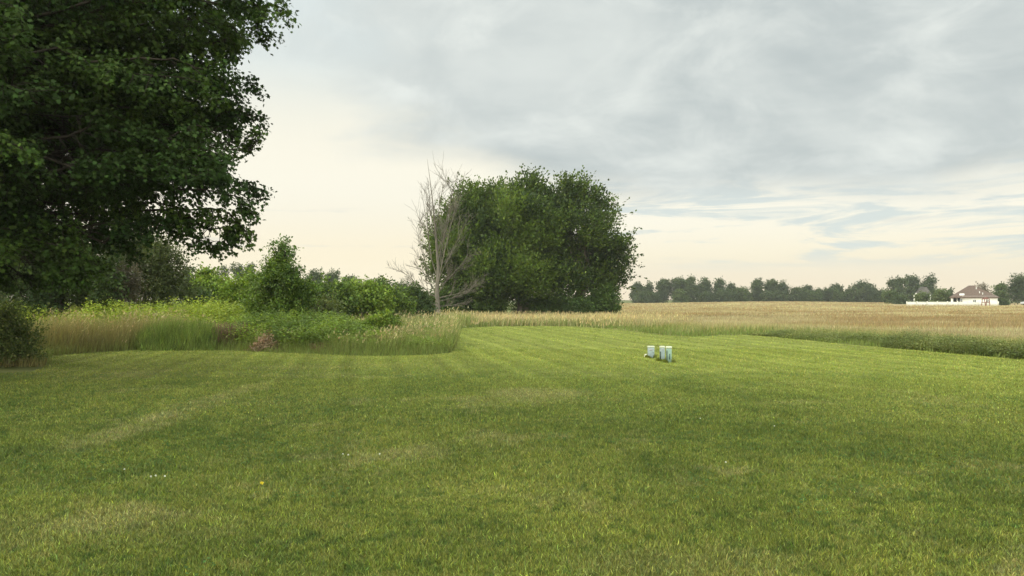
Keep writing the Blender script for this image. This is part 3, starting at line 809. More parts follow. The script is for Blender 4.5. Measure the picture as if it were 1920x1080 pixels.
# --- shrubs left of the grove
def hedgerow():
    rs = np.random.RandomState(17)
    dk = ((.036, .062, .018), (.065, .098, .024), (.11, .15, .035))
    ol = ((.062, .080, .026), (.100, .120, .036), (.15, .16, .055))
    br = ((.070, .118, .018), (.200, .275, .038), (.30, .36, .055))
    md = ((.034, .062, .013), (.125, .185, .030), (.21, .27, .045))

    def S(label, L, D, n, cols, size=.15, r=.08, name='shrub', group='shrubs along the back of the meadow', Ls=.55, seed=0, up=.3, tm=QUAD, cat='shrub', **kw):
        bl = [blob(a, b + (13 if D > 36 else 0), c, D, rs, .7) for a, b, c in L]
        return plant(name, label, cat, bl, r, dict(nshoot=n, L=Ls, nl=14, size=size, tmpl=tm, cols=cols, up=up, **kw), group, seed=seed, nmain=3)
    S('huge dark green thicket under the overhanging maple at the left edge', [(20, 490, 60), (95, 500, 52), (150, 480, 48), (60, 545, 50), (140, 545, 42), (200, 552, 30), (95, 560, 34), (-30, 530, 60), (175, 520, 42)], 31, 2600, dk, seed=101, size=.13)
    S('olive green shrub with feathery top, right of the dark thicket', [(235, 490, 42), (275, 478, 30), (300, 500, 34), (322, 520, 28), (225, 535, 38), (290, 545, 36), (262, 520, 40), (335, 548, 24), (308, 478, 14), (250, 462, 18)], 34, 2600, ol, seed=102, size=.10, Ls=.75, up=.45, inner=.25)
    S('small grey brown dying shrub at the foot of the olive green shrub', [(222, 545, 24), (240, 525, 20)], 31.5, 420, ((.09, .08, .055), (.12, .105, .075), (.15, .13, .09)), seed=103, size=.09)
    S('small bright green tree rising over the brambles', [(390, 522, 20), (380, 538, 22), (402, 540, 24), (388, 508, 10), (396, 556, 28)], 40, 900, br, seed=104, size=.16)
    S('low dark shrub at the foot of the small bright green tree', [(365, 560, 22), (392, 568, 22), (425, 562, 22)], 38, 500, dk, seed=105, size=.15)
    S('bright yellow green shrub left of the pointed tree', [(455, 552, 24), (435, 562, 20), (472, 540, 18), (480, 562, 24)], 34, 800, br, seed=106, size=.13)
    S('dark olive shrub right of the pointed tree', [(612, 545, 30), (640, 540, 24), (600, 562, 26), (635, 566, 24)], 44, 800, md, seed=107, size=.17)
    S('yellow green shrub draped in vines, second from the grove', [(690, 542, 26), (672, 556, 28), (660, 535, 16), (700, 560, 26)], 47, 900, br, seed=108, size=.18)
    S('rounded bright topped shrub, largest of the back row', [(722, 540, 24), (740, 552, 26), (712, 562, 28), (748, 566, 22), (728, 572, 24)], 50, 900, md, seed=109, size=.19)
    S('dark rounded shrub between the largest shrub and the grove', [(775, 556, 24), (765, 570, 22), (790, 572, 22), (772, 540, 14)], 53, 700, dk, seed=110, size=.19)
    S('low pale olive shrub in front of the back row', [(600, 590, 22), (570, 585, 18), (625, 594, 16)], 33, 500, ol, seed=111, size=.11)
    S('yellow green leafy bush at the front of the meadow', [(718, 603, 14), (700, 609, 12), (735, 610, 12)], 26, 400, br, seed=112, size=.075, Ls=.25, r=.03)
    S('dark weedy bush at the far left where the lawn begins', [(-12, 645, 34), (-50, 640, 44), (26, 662, 20), (8, 676, 20), (16, 622, 17), (54, 684, 9), (52, 652, 11), (36, 632, 12), (2, 604, 15), (72, 688, 6)], 18, 1900, ((.060, .090, .024), (.115, .145, .042), (.20, .21, .07)), seed=113, size=.060, Ls=.60, up=1.0, r=.03)
    # the pointed tree overgrown with vines
    V = [(524, 470, 8), (519, 488, 12), (531, 492, 12), (514, 508, 17), (534, 512, 17), (503, 528, 17), (546, 532, 18), (522, 535, 26), (564, 528, 11), (572, 545, 14), (488, 548, 17), (545, 556, 26), (508, 568, 28), (538, 585, 26), (478, 566, 15), (512, 600, 18), (568, 562, 13), (497, 590, 15)]
    bl = [blob(a, b + 8, c, 28.5, rs, .9) for a, b, c in V]
    o = plant('vine_covered_tree', 'pointed bushy tree overgrown with vines standing alone in the meadow', 'tree', bl, .12, dict(nshoot=3000, L=.42, nl=14, size=.085, tmpl=OVAL, cols=((.060, .105, .018), (.135, .200, .030), (.21, .27, .045)), up=.35, inner=.22), seed=120)
    # bare tips on its top
    for e in [(510, 458), (530, 452), (545, 462), (552, 470), (538, 448), (565, 508)]:
        T = Tubes(); p = bent(pt(524 if e[1] < 500 else 550, 485 if e[1] < 500 else 522, 28.5), pt(*e, 28.5 + rs.uniform(-.4, .4)), rs, .05, 5); T.add(p, np.linspace(.02, .006, 5), 4); T.build('dead_tip', M_DEADBARK, o)
        crown('tip_leaves', [(*p[3], .16, .16, .2)], 14, .2, 8, .09, ((.052, .098, .020), (.100, .165, .028), (.16, .23, .04)), rs, tmpl=OVAL, parent=o)


hedgerow()


# --- distant trees
def far_trees():
    rs = np.random.RandomState(19)
    c0 = ((.040, .062, .024), (.062, .090, .030), (.085, .115, .040))
    c1 = ((.050, .078, .024), (.080, .115, .034), (.11, .15, .045))

    def T(i, label, x0, x1, top, D, base=569, group='trees along the far side of the field', cols=c0, n=420, conif=False, willow=False, name='distant_tree', cat='tree'):
        w = (x1 - x0) / 2; cx = (x0 + x1) / 2; h = base - top; bl = []
        if conif:
            for k in range(5):
                f = k / 4; bl.append(blob(cx + rs.uniform(-1, 1), base - h * (.12 + .82 * f), max(w * (1 - .8 * f), 1.6), D, rs, .2))
        else:
            for k in range(7):
                a = rs.uniform(0, 2 * math.pi); f = rs.uniform(.2, .78); ww = min(w * .5, h * .42)
                bl.append(blob(cx + math.cos(a) * (w - ww) * rs.uniform(.5, 1), base - h * f, ww * rs.uniform(.75, 1.05), D, rs, 1))
            bl.append(blob(cx + rs.uniform(-.2, .2) * w, top + min(w * .5, h * .35), min(w * .5, h * .35), D, rs, .2))
            bl.append(blob(cx, base - h * .35, min(w * .8, h * .4), D, rs, .2))
        sz = D * .0021
        c = pt(cx, base, D); b = (c[0], c[1], float(terr(c[0], c[1])))
        plant(name, label, cat, bl, .2, dict(nshoot=n, L=D * .0035, nl=9, size=sz, tmpl=QUAD, cols=cols, up=(-.5 if willow else .4), inner=.3, bias=.7), group, b, 1, 300 + i)
    R_ = [  # right hand row
        ('first tree right of the grove in the far row', 1182, 1212, 533, 300), ('slim tree right beside the first one in the far row', 1204, 1230, 531, 305),
        ('narrow upright tree, third in the far row from the grove', 1228, 1258, 527, 300), ('tall broad tree in the densest part of the far row', 1254, 1290, 523, 300),
        ('tallest peaked tree in the densest part of the far row', 1282, 1314, 520, 296), ('round shouldered tree right of the tallest peaked one in the far row', 1304, 1336, 524, 302),
        ('separate grey green tree right of the densest part of the far row', 1336, 1368, 527, 300), ('small tree tapering to the lowest gap of the far row', 1360, 1386, 536, 300),
        ('lollipop topped tree just right of the lowest gap in the far row', 1406, 1432, 524, 298), ('bare topped tree right of the lollipop topped tree', 1430, 1460, 526, 300),
        ('pointed tree closing the middle group of the far row', 1456, 1482, 530, 300), ('small tree after the middle group of the far row', 1500, 1524, 537, 300),
        ('narrow low tree right of the middle of the far row', 1522, 1548, 543, 300), ('peaked small tree left of the smooth round tree', 1552, 1586, 536, 300)]
    for i, (lb, a, b, t, D) in enumerate(R_):
        T(i, lb, a, b, t, D, 568, n=850, conif=(i in (1, 10)))
    lows = [(1192, 1250, 552), (1245, 1300, 550), (1300, 1345, 552), (1340, 1412, 545), (1375, 1412, 543), (1425, 1482, 550), (1478, 1508, 542), (1500, 1560, 550), (1540, 1575, 545), (1585, 1600, 543), (1560, 1620, 550), (1636, 1668, 545)]
    lbs = ['low bushes under the first trees of the far row', 'low bushes under the third and fourth far trees', 'low bushes under the tallest far tree', 'low wide brownish bush in the lowest gap of the far row', 'bush left of the lollipop topped far tree', 'low bush under the middle group of far trees', 'bush right of the middle group of far trees', 'low wide bush under the narrow low far tree', 'bush left of the peaked small far tree', 'bush between the peaked small tree and the smooth round tree', 'low wide bush in front of the smooth round tree', 'bush filling the gap right of the smooth round tree']
    for i, (a, b, t) in enumerate(lows):
        T(30 + i, lbs[i], a, b, t, 292, 569, 'bushes under the far row of trees', c1 if i % 3 == 1 else c0, 620, name='distant_bush', cat='bush')
    T(50, 'smooth round domed tree standing out of the far row', 1594, 1650, 528, 290, 570, n=750)
    T(51, 'tall tree with light crown left of the largest far tree', 1660, 1698, 519, 262, 570, n=700)
    T(52, 'largest broad dark tree above the grey roof', 1690, 1730, 516, 268, 570, n=800)
    T(53, 'dark tree merged with the right of the largest broad tree', 1722, 1759, 518, 268, 570, n=700)
    T(54, 'bushy tree in front of the far trees left of the white fence', 1650, 1702, 547, 215, 573, n=420, cols=c1)
    T(55, 'low bush next to the left end of the white fence', 1672, 1700, 556, 205, 573, n=260)
    T(56, 'drooping pale willow, left of the pair behind the white fence', 1712, 1748, 548, 196, 575, cols=((.070, .100, .030), (.11, .145, .045), (.14, .18, .06)), n=520, willow=True, name='willow', group='willows behind the white fence')
    T(57, 'drooping pale willow next to the house behind the white fence', 1742, 1784, 543, 190, 575, cols=((.065, .095, .032), (.10, .135, .045), (.14, .18, .06)), n=600, willow=True, name='willow', group='willows behind the white fence')
    T(58, 'tiny pointed conifer showing over the left end of the brown roof', 1776, 1786, 543, 250, 568, n=160, conif=True, name='conifer')
    T(59, 'round brown leaved tree behind the roof of the white house', 1826, 1858, 531, 240, 568, cols=((.075, .060, .036), (.10, .080, .046), (.12, .10, .06)), n=380)
    T(60, 'light tree between the house and the big dark tree at the right edge', 1862, 1892, 531, 205, 572, n=420, cols=c1)
    T(61, 'big dark tree at the right edge of the view', 1886, 1952, 513, 205, 573, n=1100)
    T(62, 'small shrub at the right corner of the white fence', 1876, 1890, 566, 176, 576, n=120, name='shrub', cat='shrub')
    # left, beyond the hedgerow
    LT = [('tree beyond the meadow just right of the olive shrub', 330, 372, 500), ('second tree of the woods beyond the meadow from the left', 360, 402, 506), ('low crowned tree left of the tallest one beyond the meadow', 398, 436, 503),
          ('tallest hazy tree beyond the meadow, left of the pointed tree', 424, 466, 493), ('hazy tree touching the left side of the pointed tree', 452, 490, 496), ('hazy tree directly behind the pointed tree', 480, 585, 500),
          ('hazy rounded tree right of the pointed tree', 572, 618, 504), ('hazy broad tree second right of the pointed tree', 604, 652, 506), ('low hazy tree third right of the pointed tree', 640, 690, 514), ('lowest hazy tree behind the largest shrub of the back row', 678, 735, 520), ('hazy tree behind the shrub beside the grove', 725, 795, 526),
          ('leftmost tree of the far woods, behind the dark thicket', -70, 50, 485), ('tree of the far woods behind the middle of the dark thicket', 40, 130, 488), ('tree of the far woods behind the right end of the dark thicket', 115, 215, 490), ('tree of the far woods between the dark thicket and the olive shrub', 200, 280, 500), ('tree of the far woods behind the olive shrub', 270, 340, 496)]
    for i, (lb, a, b, t) in enumerate(LT):
        T(70 + i, lb, a, b, t, 150 + (i % 3) * 6, 575, 'hazy trees beyond the meadow', n=640)


far_trees()


# ------------------------------------------------------------------ built things
def box(V, Fq, c, s, rz=0.0):
    """append an axis box to lists, centre c, full size s"""
    i = len(V); hx, hy, hz = s[0] / 2, s[1] / 2, s[2] / 2; cr, sr = math.cos(rz), math.sin(rz)
    for dz in (-hz, hz):
        for dx, dy in ((-hx, -hy), (hx, -hy), (hx, hy), (-hx, hy)):
            V.append((c[0] + dx * cr - dy * sr, c[1] + dx * sr + dy * cr, c[2] + dz))
    for q in ((0, 3, 2, 1), (4, 5, 6, 7), (0, 1, 5, 4), (1, 2, 6, 5), (2, 3, 7, 6), (3, 0, 4, 7)): Fq.append(tuple(i + k for k in q))


def boxes(name, L, mat, parent, bevel=0.0):
    V, Fq = [], []
    for c, s in L: box(V, Fq, c, s)
    o = raw_mesh(name, np.array(V), np.array(Fq), mat, parent)
    if bevel:
        m = o.modifiers.new('bevel', 'BEVEL'); m.width = bevel; m.segments = 2
    return o


def polymesh(name, V, Fs, mat, parent):
    me = bpy.data.meshes.new(name); l = parent.location
    me.from_pydata([(v[0] - l.x, v[1] - l.y, v[2] - l.z) for v in V], [], Fs); me.materials.append(mat); me.update()
    return link(bpy.data.objects.new(name, me), parent)


M_WALL = simple_mat('white_siding', (.74, .72, .68), .7, .08, 1.5)
M_TRIM = simple_mat('white_trim', (.80, .79, .76), .5, .05)
M_ROOF = simple_mat('brown_shingle', (.115, .078, .062), .9, .3, 3)
M_GROOF = simple_mat('grey_shingle', (.085, .075, .065), .9, .3, 3)
M_DARK = simple_mat('shade_and_tyre_black', (.03, .03, .032), .4, .3)  # near-black for the porch's painted shade and the car wheels
M_GLASS = simple_mat('window_glass', (.05, .06, .07), .12, .1, spec=.6)
M_VINYL = simple_mat('white_vinyl', (.66, .64, .58), .45, .06)
M_WOOD = simple_mat('stained_wood', (.22, .09, .06), .8, .3)
M_PIPE = simple_mat('pale_metal', (.65, .65, .63), .4, .1)


def house():
    D = 178.; s = D / F
    c = pt(1830, 574, D); z0 = float(terr(c[0], c[1])) ; zb = z0
    o = empty('white_house', (c[0], D, z0), 'white single storey house with a brown hipped roof beyond the field', 'house')
    xl = pt(1786, 0, D)[0]; xr = pt(1873, 0, D)[0]; y0 = D; y1 = D + 11; zt = pt(0, 558.5, D)[2]
    # front wall in pieces around the covered porch
    px0 = pt(1789, 0, D)[0]; px1 = pt(1806.5, 0, D)[0]
    t = .2
    W = [((xl + px0) / 2, (px0 - xl)), ((px1 + xr) / 2, (xr - px1))]
    L = [((cx, y0 + t / 2, (zb + zt) / 2), (w, t, zt - zb)) for cx, w in W]
    L += [(((px0 + px1) / 2, y0 + 2.6, (zb + zt) / 2), (px1 - px0, t, zt - zb)), ((px0 - t / 2 - .002, y0 + 1.4, (zb + zt) / 2), (t, 2.3, zt - zb)), ((px1 + t / 2 + .002, y0 + 1.4, (zb + zt) / 2), (t, 2.3, zt - zb))]
    L += [((xl + t / 2, (y0 + y1) / 2 + t, (zb + zt) / 2), (t, y1 - y0 - t, zt - zb)), ((xr - t / 2, (y0 + y1) / 2 + t, (zb + zt) / 2), (t, y1 - y0 - t, zt - zb)), (((xl + xr) / 2, y1 + t, (zb + zt) / 2), (xr - xl - 2 * t - .01, t, zt - zb))]
    boxes('wall', L, M_WALL, o)
    # lap siding lines
    boxes('siding', [(((px1 + xr) / 2, y0 - .012, zb + .2 + .25 * k), (xr - px1 - .1, .02, .03)) for k in range(9)], M_TRIM, o)
    e = .45; ex0, ex1, ey0, ey1 = xl - e, xr + e, y0 - e, y1 + e + t; zr = pt(0, 535.5, D + 5.5)[2]; ym = (ey0 + ey1) / 2
    r0 = pt(1818, 0, D + 5.5)[0] - 3.2; r1 = r0 + 1.2
    V = [(ex0, ey0, zt), (ex1, ey0, zt), (ex1, ey1, zt), (ex0, ey1, zt), (ex0, ey0, zt + .16), (ex1, ey0, zt + .16), (ex1, ey1, zt + .16), (ex0, ey1, zt + .16), (r0, ym, zr), (r1, ym, zr)]
    rf = polymesh('roof', V, [(3, 2, 1, 0), (0, 1, 5, 4), (1, 2, 6, 5), (2, 3, 7, 6), (3, 0, 4, 7), (4, 5, 9, 8), (5, 6, 9), (6, 7, 8, 9), (7, 4, 8)], M_ROOF, o)
    boxes('fascia', [(((ex0 + ex1) / 2, ey0 - .015, zt + .08), (ex1 - ex0, .03, .18))], M_ROOF, o)
    def roofpt(px, py):
        # point on front slope
        f = (557 - py) / (557 - 535.5); y = ey0 + f * (ym - ey0); return pt(px, 0, y)[0], y, zt + .16 + f * (zr - zt - .16)
    for k, (a, b) in enumerate([(1816, 542), (1832, 549.5), (1841, 552)]):
        x, y, z = roofpt(a, b); T = Tubes(); T.add(np.array([(x, y, z - .1), (x, y, z + .25), (x, y, z + .42)]), [.12, .12, .13], 8); v = T.build('vent_pipe', M_PIPE, o)
    x, y, z = roofpt(1803, 552.5); sl = (zr - zt) / (ym - ey0)
    V, Fq = [], []; box(V, Fq, (0, 0, 0), (1.2, .7, .12)); V = [(x + a, y + b, z + .05 + b * sl + c) for a, b, c in V]
    polymesh('skylight', V, Fq, M_PIPE, o)
    # porch: dark sheet standing for the shade in the opening, posts
    zo = pt(0, 568, D)[2]; zp = pt(0, 559.5, D)[2]
    ps = boxes('porch_shade_panel', [(((px0 + px1) / 2, y0 + 2.47, (zb + zp) / 2), (px1 - px0 - .4, .04, zp - zb))], M_DARK, o)
    boxes('porch_post', [((px0 + .08, y0 + .1, (zb + zt) / 2), (.15, .15, zt - zb)),], M_TRIM, o)
    boxes('porch_post', [(((px0 + px1) / 2, y0 + .1, (zb + zt) / 2), (.12, .12, zt - zb)),], M_TRIM, o)
    boxes('patio_door', [((px1 - .7, y0 + 2.42, zb + 1.0), (.9, .05, 2.0))], M_GLASS, o)
    for wx, wy, ww, wh in ((1811.5, 564, .55, 1.05), (1836, 566, .9, .8), (1861, 566, .9, .7)):
        p = pt(wx, wy, D)
        w = boxes('window', [((p[0], y0 - .02, p[2]), (ww, .06, wh))], M_GLASS, o)
        fr = boxes('window_frame', [((p[0] - ww / 2, y0 - .04, p[2]), (.07, .08, wh + .1)), ((p[0] + ww / 2, y0 - .04, p[2]), (.07, .08, wh + .1)), ((p[0], y0 - .045, p[2] + wh / 2 + .03), (ww - .08, .08, .07)), ((p[0], y0 - .045, p[2] - wh / 2 - .03), (ww - .08, .08, .07)), ((p[0], y0 - .055, p[2]), (.04, .04, wh - .08))], M_TRIM, w.parent)
    th = math.atan2(c[0], D); o.rotation_euler = (0, 0, -th); o.scale = (math.cos(th), math.cos(th), 1); o.location.x -= 1.15
    # fence
    Df = 170.; zf = float(terr(pt(1780, 0, Df)[0], Df)); x0 = pt(1695.5, 0, Df)[0]; x1 = pt(1866, 0, Df)[0]
    f = empty('white_fence', ((x0 + x1) / 2, Df, zf), 'long low white vinyl fence in front of the white house', 'fence')
    n = 9; hh = .86; w = (x1 - x0) / n
    for k in range(n + 1): boxes('fence_post', [((x0 + k * w, Df, zf + hh / 2 + .05), (.14, .14, hh + .1)), ((x0 + k * w, Df, zf + hh + .12), (.18, .18, .04))], M_VINYL, f)
    for k in range(n):
        cx = x0 + (k + .5) * w; L = [((cx, Df, zf + hh - .05), (w - .15, .06, .1)), ((cx, Df, zf + .12), (w - .15, .06, .1))]
        m = 15; L += [((cx - w / 2 + .15 + (w - .3) * (q + .5) / m, Df + (.004 if q % 2 else 0), zf + hh * .5), ((w - .3) / m * .97, .03, hh - .26)) for q in range(m)]
        boxes('fence_panel', L, M_VINYL, f)
    # wooden play set in front of the wall
    D2 = 167.5; xa = pt(1838, 0, D2)[0]; xb = pt(1847, 0, D2)[0]; zc = pt(0, 560, D2)[2]; z0 = zf
    p = empty('play_set', ((xa + xb) / 2, D2, z0), 'reddish wooden play frame standing in front of the white house wall', 'play set')
    T = Tubes()
    for x in (xa, xb):
        for sy in (-.7, .7): T.add(np.array([(x + (.05 if x == xa else -.05), D2 + sy, z0 - .05), (x, D2 + sy * .5, zc)]), [.10, .09], 6)
    T.add(np.array([(xa - .1, D2 - .35, zc - .08), (xb + .1, D2 - .35, zc - .08)]), [.06, .06], 6); T.add(np.array([(xa - .1, D2 + .35, zc - .08), (xb + .1, D2 + .35, zc - .08)]), [.06, .06], 6)
    T.build('frame', M_WOOD, p)
    boxes('platform', [(((xa + xb) / 2, D2, z0 + .75), (xb - xa, .9, .16))], M_WOOD, p)
    V = [(xa - .15, D2 - .6, zc - .1), (xb + .15, D2 - .6, zc - .1), (xb + .15, D2 + .6, zc - .1), (xa - .15, D2 + .6, zc - .1), ((xa + xb) / 2 - .2, D2, zc + .35), ((xa + xb) / 2 + .2, D2, zc + .35)]
    polymesh('canopy', V, [(0, 1, 5, 4), (1, 2, 5), (2, 3, 4, 5), (3, 0, 4), (3, 2, 1, 0)], simple_mat('red_canvas', (.16, .07, .055), .8), p)
    # second, farther house
    D3 = 236.; c = pt(1722, 570, D3); z0 = float(terr(c[0], c[1]))
    q = empty('grey_roofed_house', (c[0], D3, z0), 'partly hidden house with grey roof and white gable behind the willows', 'house')
    xa, xb = pt(1711, 0, D3)[0], pt(1740, 0, D3)[0]; ze = pt(0, 552, D3)[2]; zr = pt(0, 538, D3 + 4)[2]
    boxes('wall', [(((xa + xb) / 2, D3 + 4, (z0 + ze) / 2), (xb - xa, 8, ze - z0))], M_WALL, q)
    xm = pt(1721, 0, D3)[0]
    V = [(xa - .4, D3 - .4, ze + .01), (xb + .4, D3 - .4, ze + .01), (xb + .4, D3 + 8.4, ze + .01), (xa - .4, D3 + 8.4, ze + .01), (xm, D3 + 3, zr), (xm + 2, D3 + 5, zr)]
    polymesh('roof', V, [(0, 1, 5, 4), (1, 2, 5), (2, 3, 4, 5), (3, 0, 4), (3, 2, 1, 0)], M_GROOF, q)
    g0, g1 = pt(1711.5, 0, D3 - 1)[0], pt(1721, 0, D3 - 1)[0]; gz = pt(0, 549, D3 - 1)[2]
    V = [(g0, D3 - 1.0, z0), (g1, D3 - 1.0, z0), (g1, D3 - 1.0, ze - .3), ((g0 + g1) / 2, D3 - 1.0, gz), (g0, D3 - 1.0, ze - .3)]; V += [(a, D3 + 1.6, c_) for a, b, c_ in V]
    polymesh('gable', V, [(0, 1, 2, 3, 4), (9, 8, 7, 6, 5)] + [(i, (i + 5), (i + 1) % 5 + 5, (i + 1) % 5) for i in range(5)], M_WALL, q)
    th = math.atan2(c[0], D3); q.rotation_euler = (0, 0, -th); q.scale = (math.cos(th), math.cos(th), 1)


house()


def car():
    D = 186.; a = pt(1911, 0, D)[0]; z0 = float(terr(a, D)); 
    o = empty('parked_car', (a + 2.2, D, z0), 'silver car parked at the right edge below the big dark tree', 'car')
    prof = [(0, .35), (.05, .75), (.9, .88), (1.35, 1.35), (2.9, 1.38), (3.6, .95), (4.35, .85), (4.45, .35)]
    n = len(prof); V = [(a + x, D - .85, z0 + z) for x, z in prof] + [(a + x, D + .85, z0 + z) for x, z in prof]
    polymesh('body', V, [tuple(range(n)), tuple(range(2 * n - 1, n - 1, -1))] + [(i, i + n, (i + 1) % n + n, (i + 1) % n) for i in range(n)], simple_mat('silver_paint', (.55, .57, .6), .3, .05, metallic=.3), o)
    W = [(a + 1.1, D - .86, z0 + .92), (a + 3.2, D - .86, z0 + .95), (a + 2.75, D - .86, z0 + 1.28), (a + 1.45, D - .86, z0 + 1.27)]; W += [(x, y + .01, z) for x, y, z in W]
    polymesh('side_window', W, [(0, 1, 2, 3), (7, 6, 5, 4)] + [(i, i + 4, (i + 1) % 4 + 4, (i + 1) % 4) for i in range(4)], M_GLASS, o)
    for x in (.9, 3.55):
        for y in (-.8, .8):
            T = Tubes(); T.add(np.array([(a + x, D + y - .1, z0 + .33), (a + x, D + y - .09, z0 + .33), (a + x, D + y + .09, z0 + .33), (a + x, D + y + .1, z0 + .33)]), [.01, .33, .33, .01], 14); T.build('wheel', M_DARK, o)


car()


# --- utility pedestals on the lawn
def pedestals():
    mg = simple_mat('pale_green_enamel', (.23, .33, .265), .45, .18, 9, col2=(.18, .26, .21))
    mg2 = simple_mat('weathered_grey_enamel', (.28, .34, .35), .5, .2, 12)
    cap = simple_mat('pale_cap', (.52, .54, .42), .5, .15, 8)
    dk = simple_mat('bolt_and_shade_dark', (.035, .06, .04), .6, .2)  # near-black for the lock bolt and the painted shade strips

    def ped(px, pyb, pyt, wpx, label, mat, kind, dep=.8):
        b = gnd(px, pyb); D = b[1]; w = wpx / F * D; h = (pyb - pyt) / F * D; d = w * dep; x, y = b
        o = empty('utility_pedestal', (x, y + d / 2, 0), label, 'utility box', 'utility pedestals on the lawn')
        yc = y + d / 2
        bd = boxes('body', [((x, yc, h * .43), (w * .92, d * .92, h * .88))], mat, o, .012)
        boxes('lid', [((x, yc, h * .935), (w * 1.02, d * 1.02, h * .13))], cap, o, .014)
        boxes('base_skirt', [((x, yc, .02), (w * 1.0, d, .05))], mat, o, .006)
        yf = y + d * .04
        if kind == 0:
            boxes('label_plate', [((x - w * .05, yf - .004, h * .70), (w * .5, .008, h * .12))], simple_mat('faded_label', (.36, .34, .36), .6, .3, 30), o)
            boxes('lock_bolt', [((x + w * .25, yf - .008, h * .45), (.016, .016, .016))], dk, o)
        if kind == 1:
            boxes('side_shade_strip', [((x - w * .44, yf - .006, h * .34), (w * .20, .014, h * .62))], dk, o)  # dark strip painting the box's shaded left side
            boxes('label_plate', [((x + w * .05, yf - .004, h * .78), (w * .5, .008, h * .08))], simple_mat('faded_tag', (.40, .40, .40), .6, .3, 30), o)
        if kind == 2:
            boxes('side_shade_strip', [((x - w * .43, yf - .006, h * .40), (w * .16, .014, h * .70))], dk, o)  # shade of the left side laid on as a dark strip
            boxes('front_slot', [((x + w * .06, yf - .006, h * .38), (w * .16, .012, h * .34))], simple_mat('slot_teal', (.06, .11, .10), .5, .2), o)
        return o
    ped(1221.5, 671.5, 649, 12.5, 'short wide pale grey utility box, leftmost of the three', mg2, 0)
    ped(1242.5, 677.5, 649, 9.5, 'narrow pale green utility box in the middle of the three', mg2, 1)
    ped(1255, 680.5, 649.5, 10.5, 'tall pale green utility box with front slot, rightmost of the three', mg, 2)
    b = gnd(1211.5, 669.5); T = Tubes(); z = np.array([.0, .02, .05, .075, .088])
    T.add(np.stack([np.full(5, b[0]), np.full(5, b[1]), z], 1), [.055, .06, .052, .034, .004], 12)
    o = T.build('marker_cap', simple_mat('ivory_plastic', (.78, .77, .66), .5, .05), None)
    tag(o, 'small ivory domed cap in the grass left of the utility boxes', 'ground cap')


pedestals()


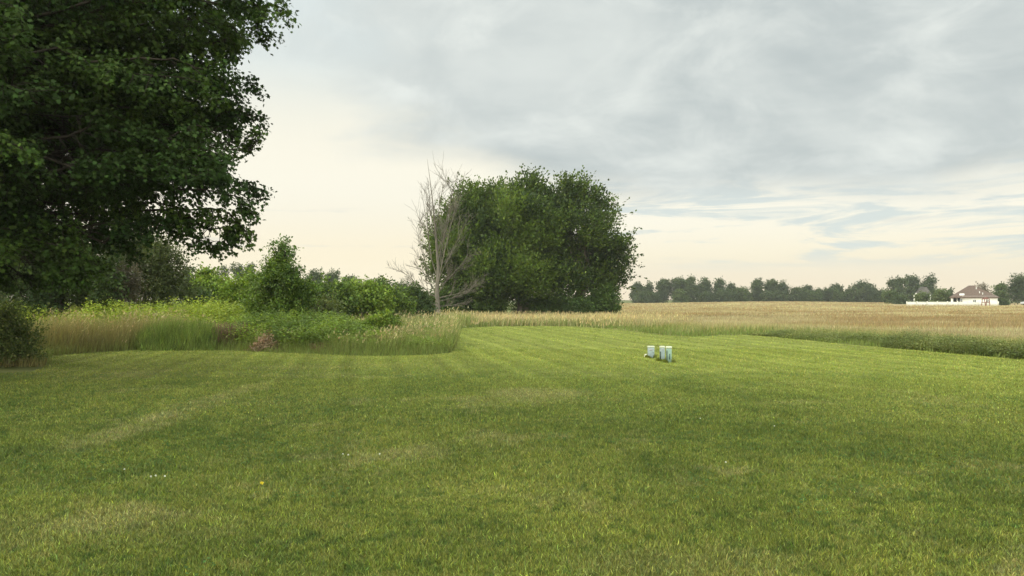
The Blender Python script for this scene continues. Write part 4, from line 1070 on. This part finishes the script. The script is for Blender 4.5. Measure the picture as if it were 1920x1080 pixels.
# --- flowers, dead brush, grass clump
def small_things():
    rs = np.random.RandomState(23)
    mw = simple_mat('clover_petal', (.72, .72, .64), .7, .1); my = simple_mat('dandelion_petal', (.75, .60, .03), .7, .1); ms = simple_mat('flower_stem', (.10, .17, .04), .7, .1)

    def flower(name, px, py, r, mat, label, cat, group=None, h=.05):
        x, y = gnd(px, py); o = empty(name, (x, y, 0), label, cat, group)
        T = Tubes(); T.add(np.array([(x, y, 0), (x + .004, y, h * .6), (x, y, h)]), [.0016, .0014, .0012], 5); T.build('stem', ms, o)
        m = 46; d = norm(rs.normal(0, 1, (m, 3)) + [0, 0, .35]); P = np.array([x, y, h + r * .4]) + d * r * .35
        leaves('flower_head', P, d, norm(rs.normal(0, 1, (m, 3))), np.full(m, r * .75), OVAL, np.ones((m, 3)), mat, o)
    W = [(283, 901, 'white clover flower, left of the close trio on the left lawn'), (292, 899, 'white clover flower in the middle of the trio on the left lawn'), (309, 900, 'white clover flower, right of the trio on the left lawn'),
         (643, 857, 'white clover flower, left one of the touching pair in mid lawn'), (653, 859, 'white clover flower, right one of the touching pair in mid lawn'), (712, 857, 'lone white clover flower right of the touching pair'),
         (1313, 788, 'small white clover flower in the lawn below the utility boxes'), (1452, 803, 'white clover flower farthest to the right in the lawn'), (233, 887, 'faint white clover flower left of the trio on the left lawn'), (1361, 873, 'small white clover flower in the right lawn, nearest of the right ones')]
    for x, y, lb in W: flower('clover_flower', x, y + 4, .008, mw, lb, 'flower', 'white clover flowers in the lawn')
    flower('dandelion', 491, 917, .014, my, 'single yellow dandelion in the lawn', 'flower', h=.045)
    # pile of dead brush at the meadow's edge
    x, y = gnd(495, 659); y += .2
    o = empty('brush_pile', (x, y, 0), 'heap of pale brown dead leaves and sticks at the meadow edge', 'brush pile')
    T = Tubes(); ms_ = simple_mat('dead_stick', (.36, .26, .17), .9)
    for i in range(70):
        a = np.array([x + rs.normal(0, .2), y + rs.normal(0, .2), rs.uniform(.02, .22)]); d = norm(rs.normal(0, 1, 3) * [1, 1, .5]); T.add(np.array([a, a + d * rs.uniform(.15, .5)]), [.009, .004], 4)
    T.build('sticks', ms_, o)
    for q in (((x - .22, y, .05), (x - .2, y - .1, .45)), ((x + .1, y, .05), (x + .2, y - .1, .36))):
        T = Tubes(); T.add(np.array(q), [.028, .018], 6); T.build('branch_stub', ms_, o)
    m = 1300; P = np.stack([x + rs.normal(0, .22, m), y + rs.normal(0, .15, m), np.zeros(m)], 1); P[:, 2] = np.abs(rs.normal(0, .5, m)) * .40 * np.exp(-((P[:, 0] - x) / .42) ** 2) + .02
    leaves('dead_leaves', P, rs.normal(0, 1, (m, 3)), rs.normal(0, 1, (m, 3)) + [0, 0, .4], rs.uniform(.05, .11, m), OVAL, jit(mixc((.15, .095, .06), (.34, .24, .16), rs.rand(m)), rs), M_BLADE, o)
    # dead brown weeds
    for i, (px, py, D, rr, hh, lb) in enumerate([(428, 640, 24.5, .75, .85, 'patch of dead red brown weeds right of the dark grass clump'), (705, 645, 23.5, .85, .48, 'patch of dead red brown weeds in the middle front of the meadow'), (610, 650, 22.8, .35, .3, 'little patch of brown weeds right of the brush heap')]):
        c = pt(px, 640, D); n = int(330 * rr); xx = c[0] + rs.normal(0, rr * .5, n); yy = D + rs.normal(0, .25, n)
        o = empty('dead_weeds', (c[0], D, 0), lb, 'dead weeds', 'patches of dead brown weeds')
        h = hh * rs.uniform(.5, 1.05, n)
        T = Tubes()
        for a, b, z in zip(xx, yy, h): T.add(np.array([(a, b, 0), (a + rs.normal(0, .08), b + rs.normal(0, .05), z)]), [.005, .003], 3)
        T.build('stems', simple_mat('dead_stem', (.20, .11, .08), .9), o)
        leafy('withered_leaves', xx, yy, h, 11, np.full(n, .05), lambda X, Y, t: mixc((.11, .060, .042), (.22, .14, .10), rs.rand(len(X))), rs, M_BLADE, parent=o)
    # dark grass clump
    n = 9000; px = rs.uniform(258, 402, n); D = rs.uniform(23.1, 25.8, n); x = (px - 960) / F * D
    cx = (330 - 960) / F * 24.4
    o = empty('grass_clump', (cx, 24.4, 0), 'dense clump of darker green tall grass at the meadow edge', 'grass clump')
    h = (.50 + .60 * vnoise(x, D, .55, 71)) * rs.uniform(.55, 1.15, n) * np.interp(px, [255, 285, 380, 404], [.6, 1, 1, .7]) * sstep(D, 22.8, 24)
    pack('blades', [tall_blades(x, D, h, .010 * rs.uniform(.6, 1.2, n), jit(mixc((.080, .125, .026), (.190, .240, .060), vnoise(x, D, .5, 72) * .6 + rs.rand(n) * .5), rs, .3), rs, lean=.2)], M_BLADE, parent=o)


small_things()


# ------------------------------------------------------------------ haze
def haze():
    me = bpy.data.meshes.new('haze'); V, Fq = [], []; box(V, Fq, (0, 220, 9.5), (1000, 520, 23)); me.from_pydata(V, [], Fq)
    m, t = mat_new('haze_air')
    v = t.n('ShaderNodeVolumePrincipled', {'Color': (.93, .95, .96), 'Density': HAZE, 'Anisotropy': .2})
    t.n('ShaderNodeOutputMaterial', {1: v.outputs[0]})
    me.materials.append(m); o = link(bpy.data.objects.new('haze', me)); tag(o, 'thin summer haze over the field', 'haze', kind='stuff')


HAZE = .0003
haze()
print('faces', sum(len(o.data.polygons) for o in scene.objects if o.type == 'MESH'))
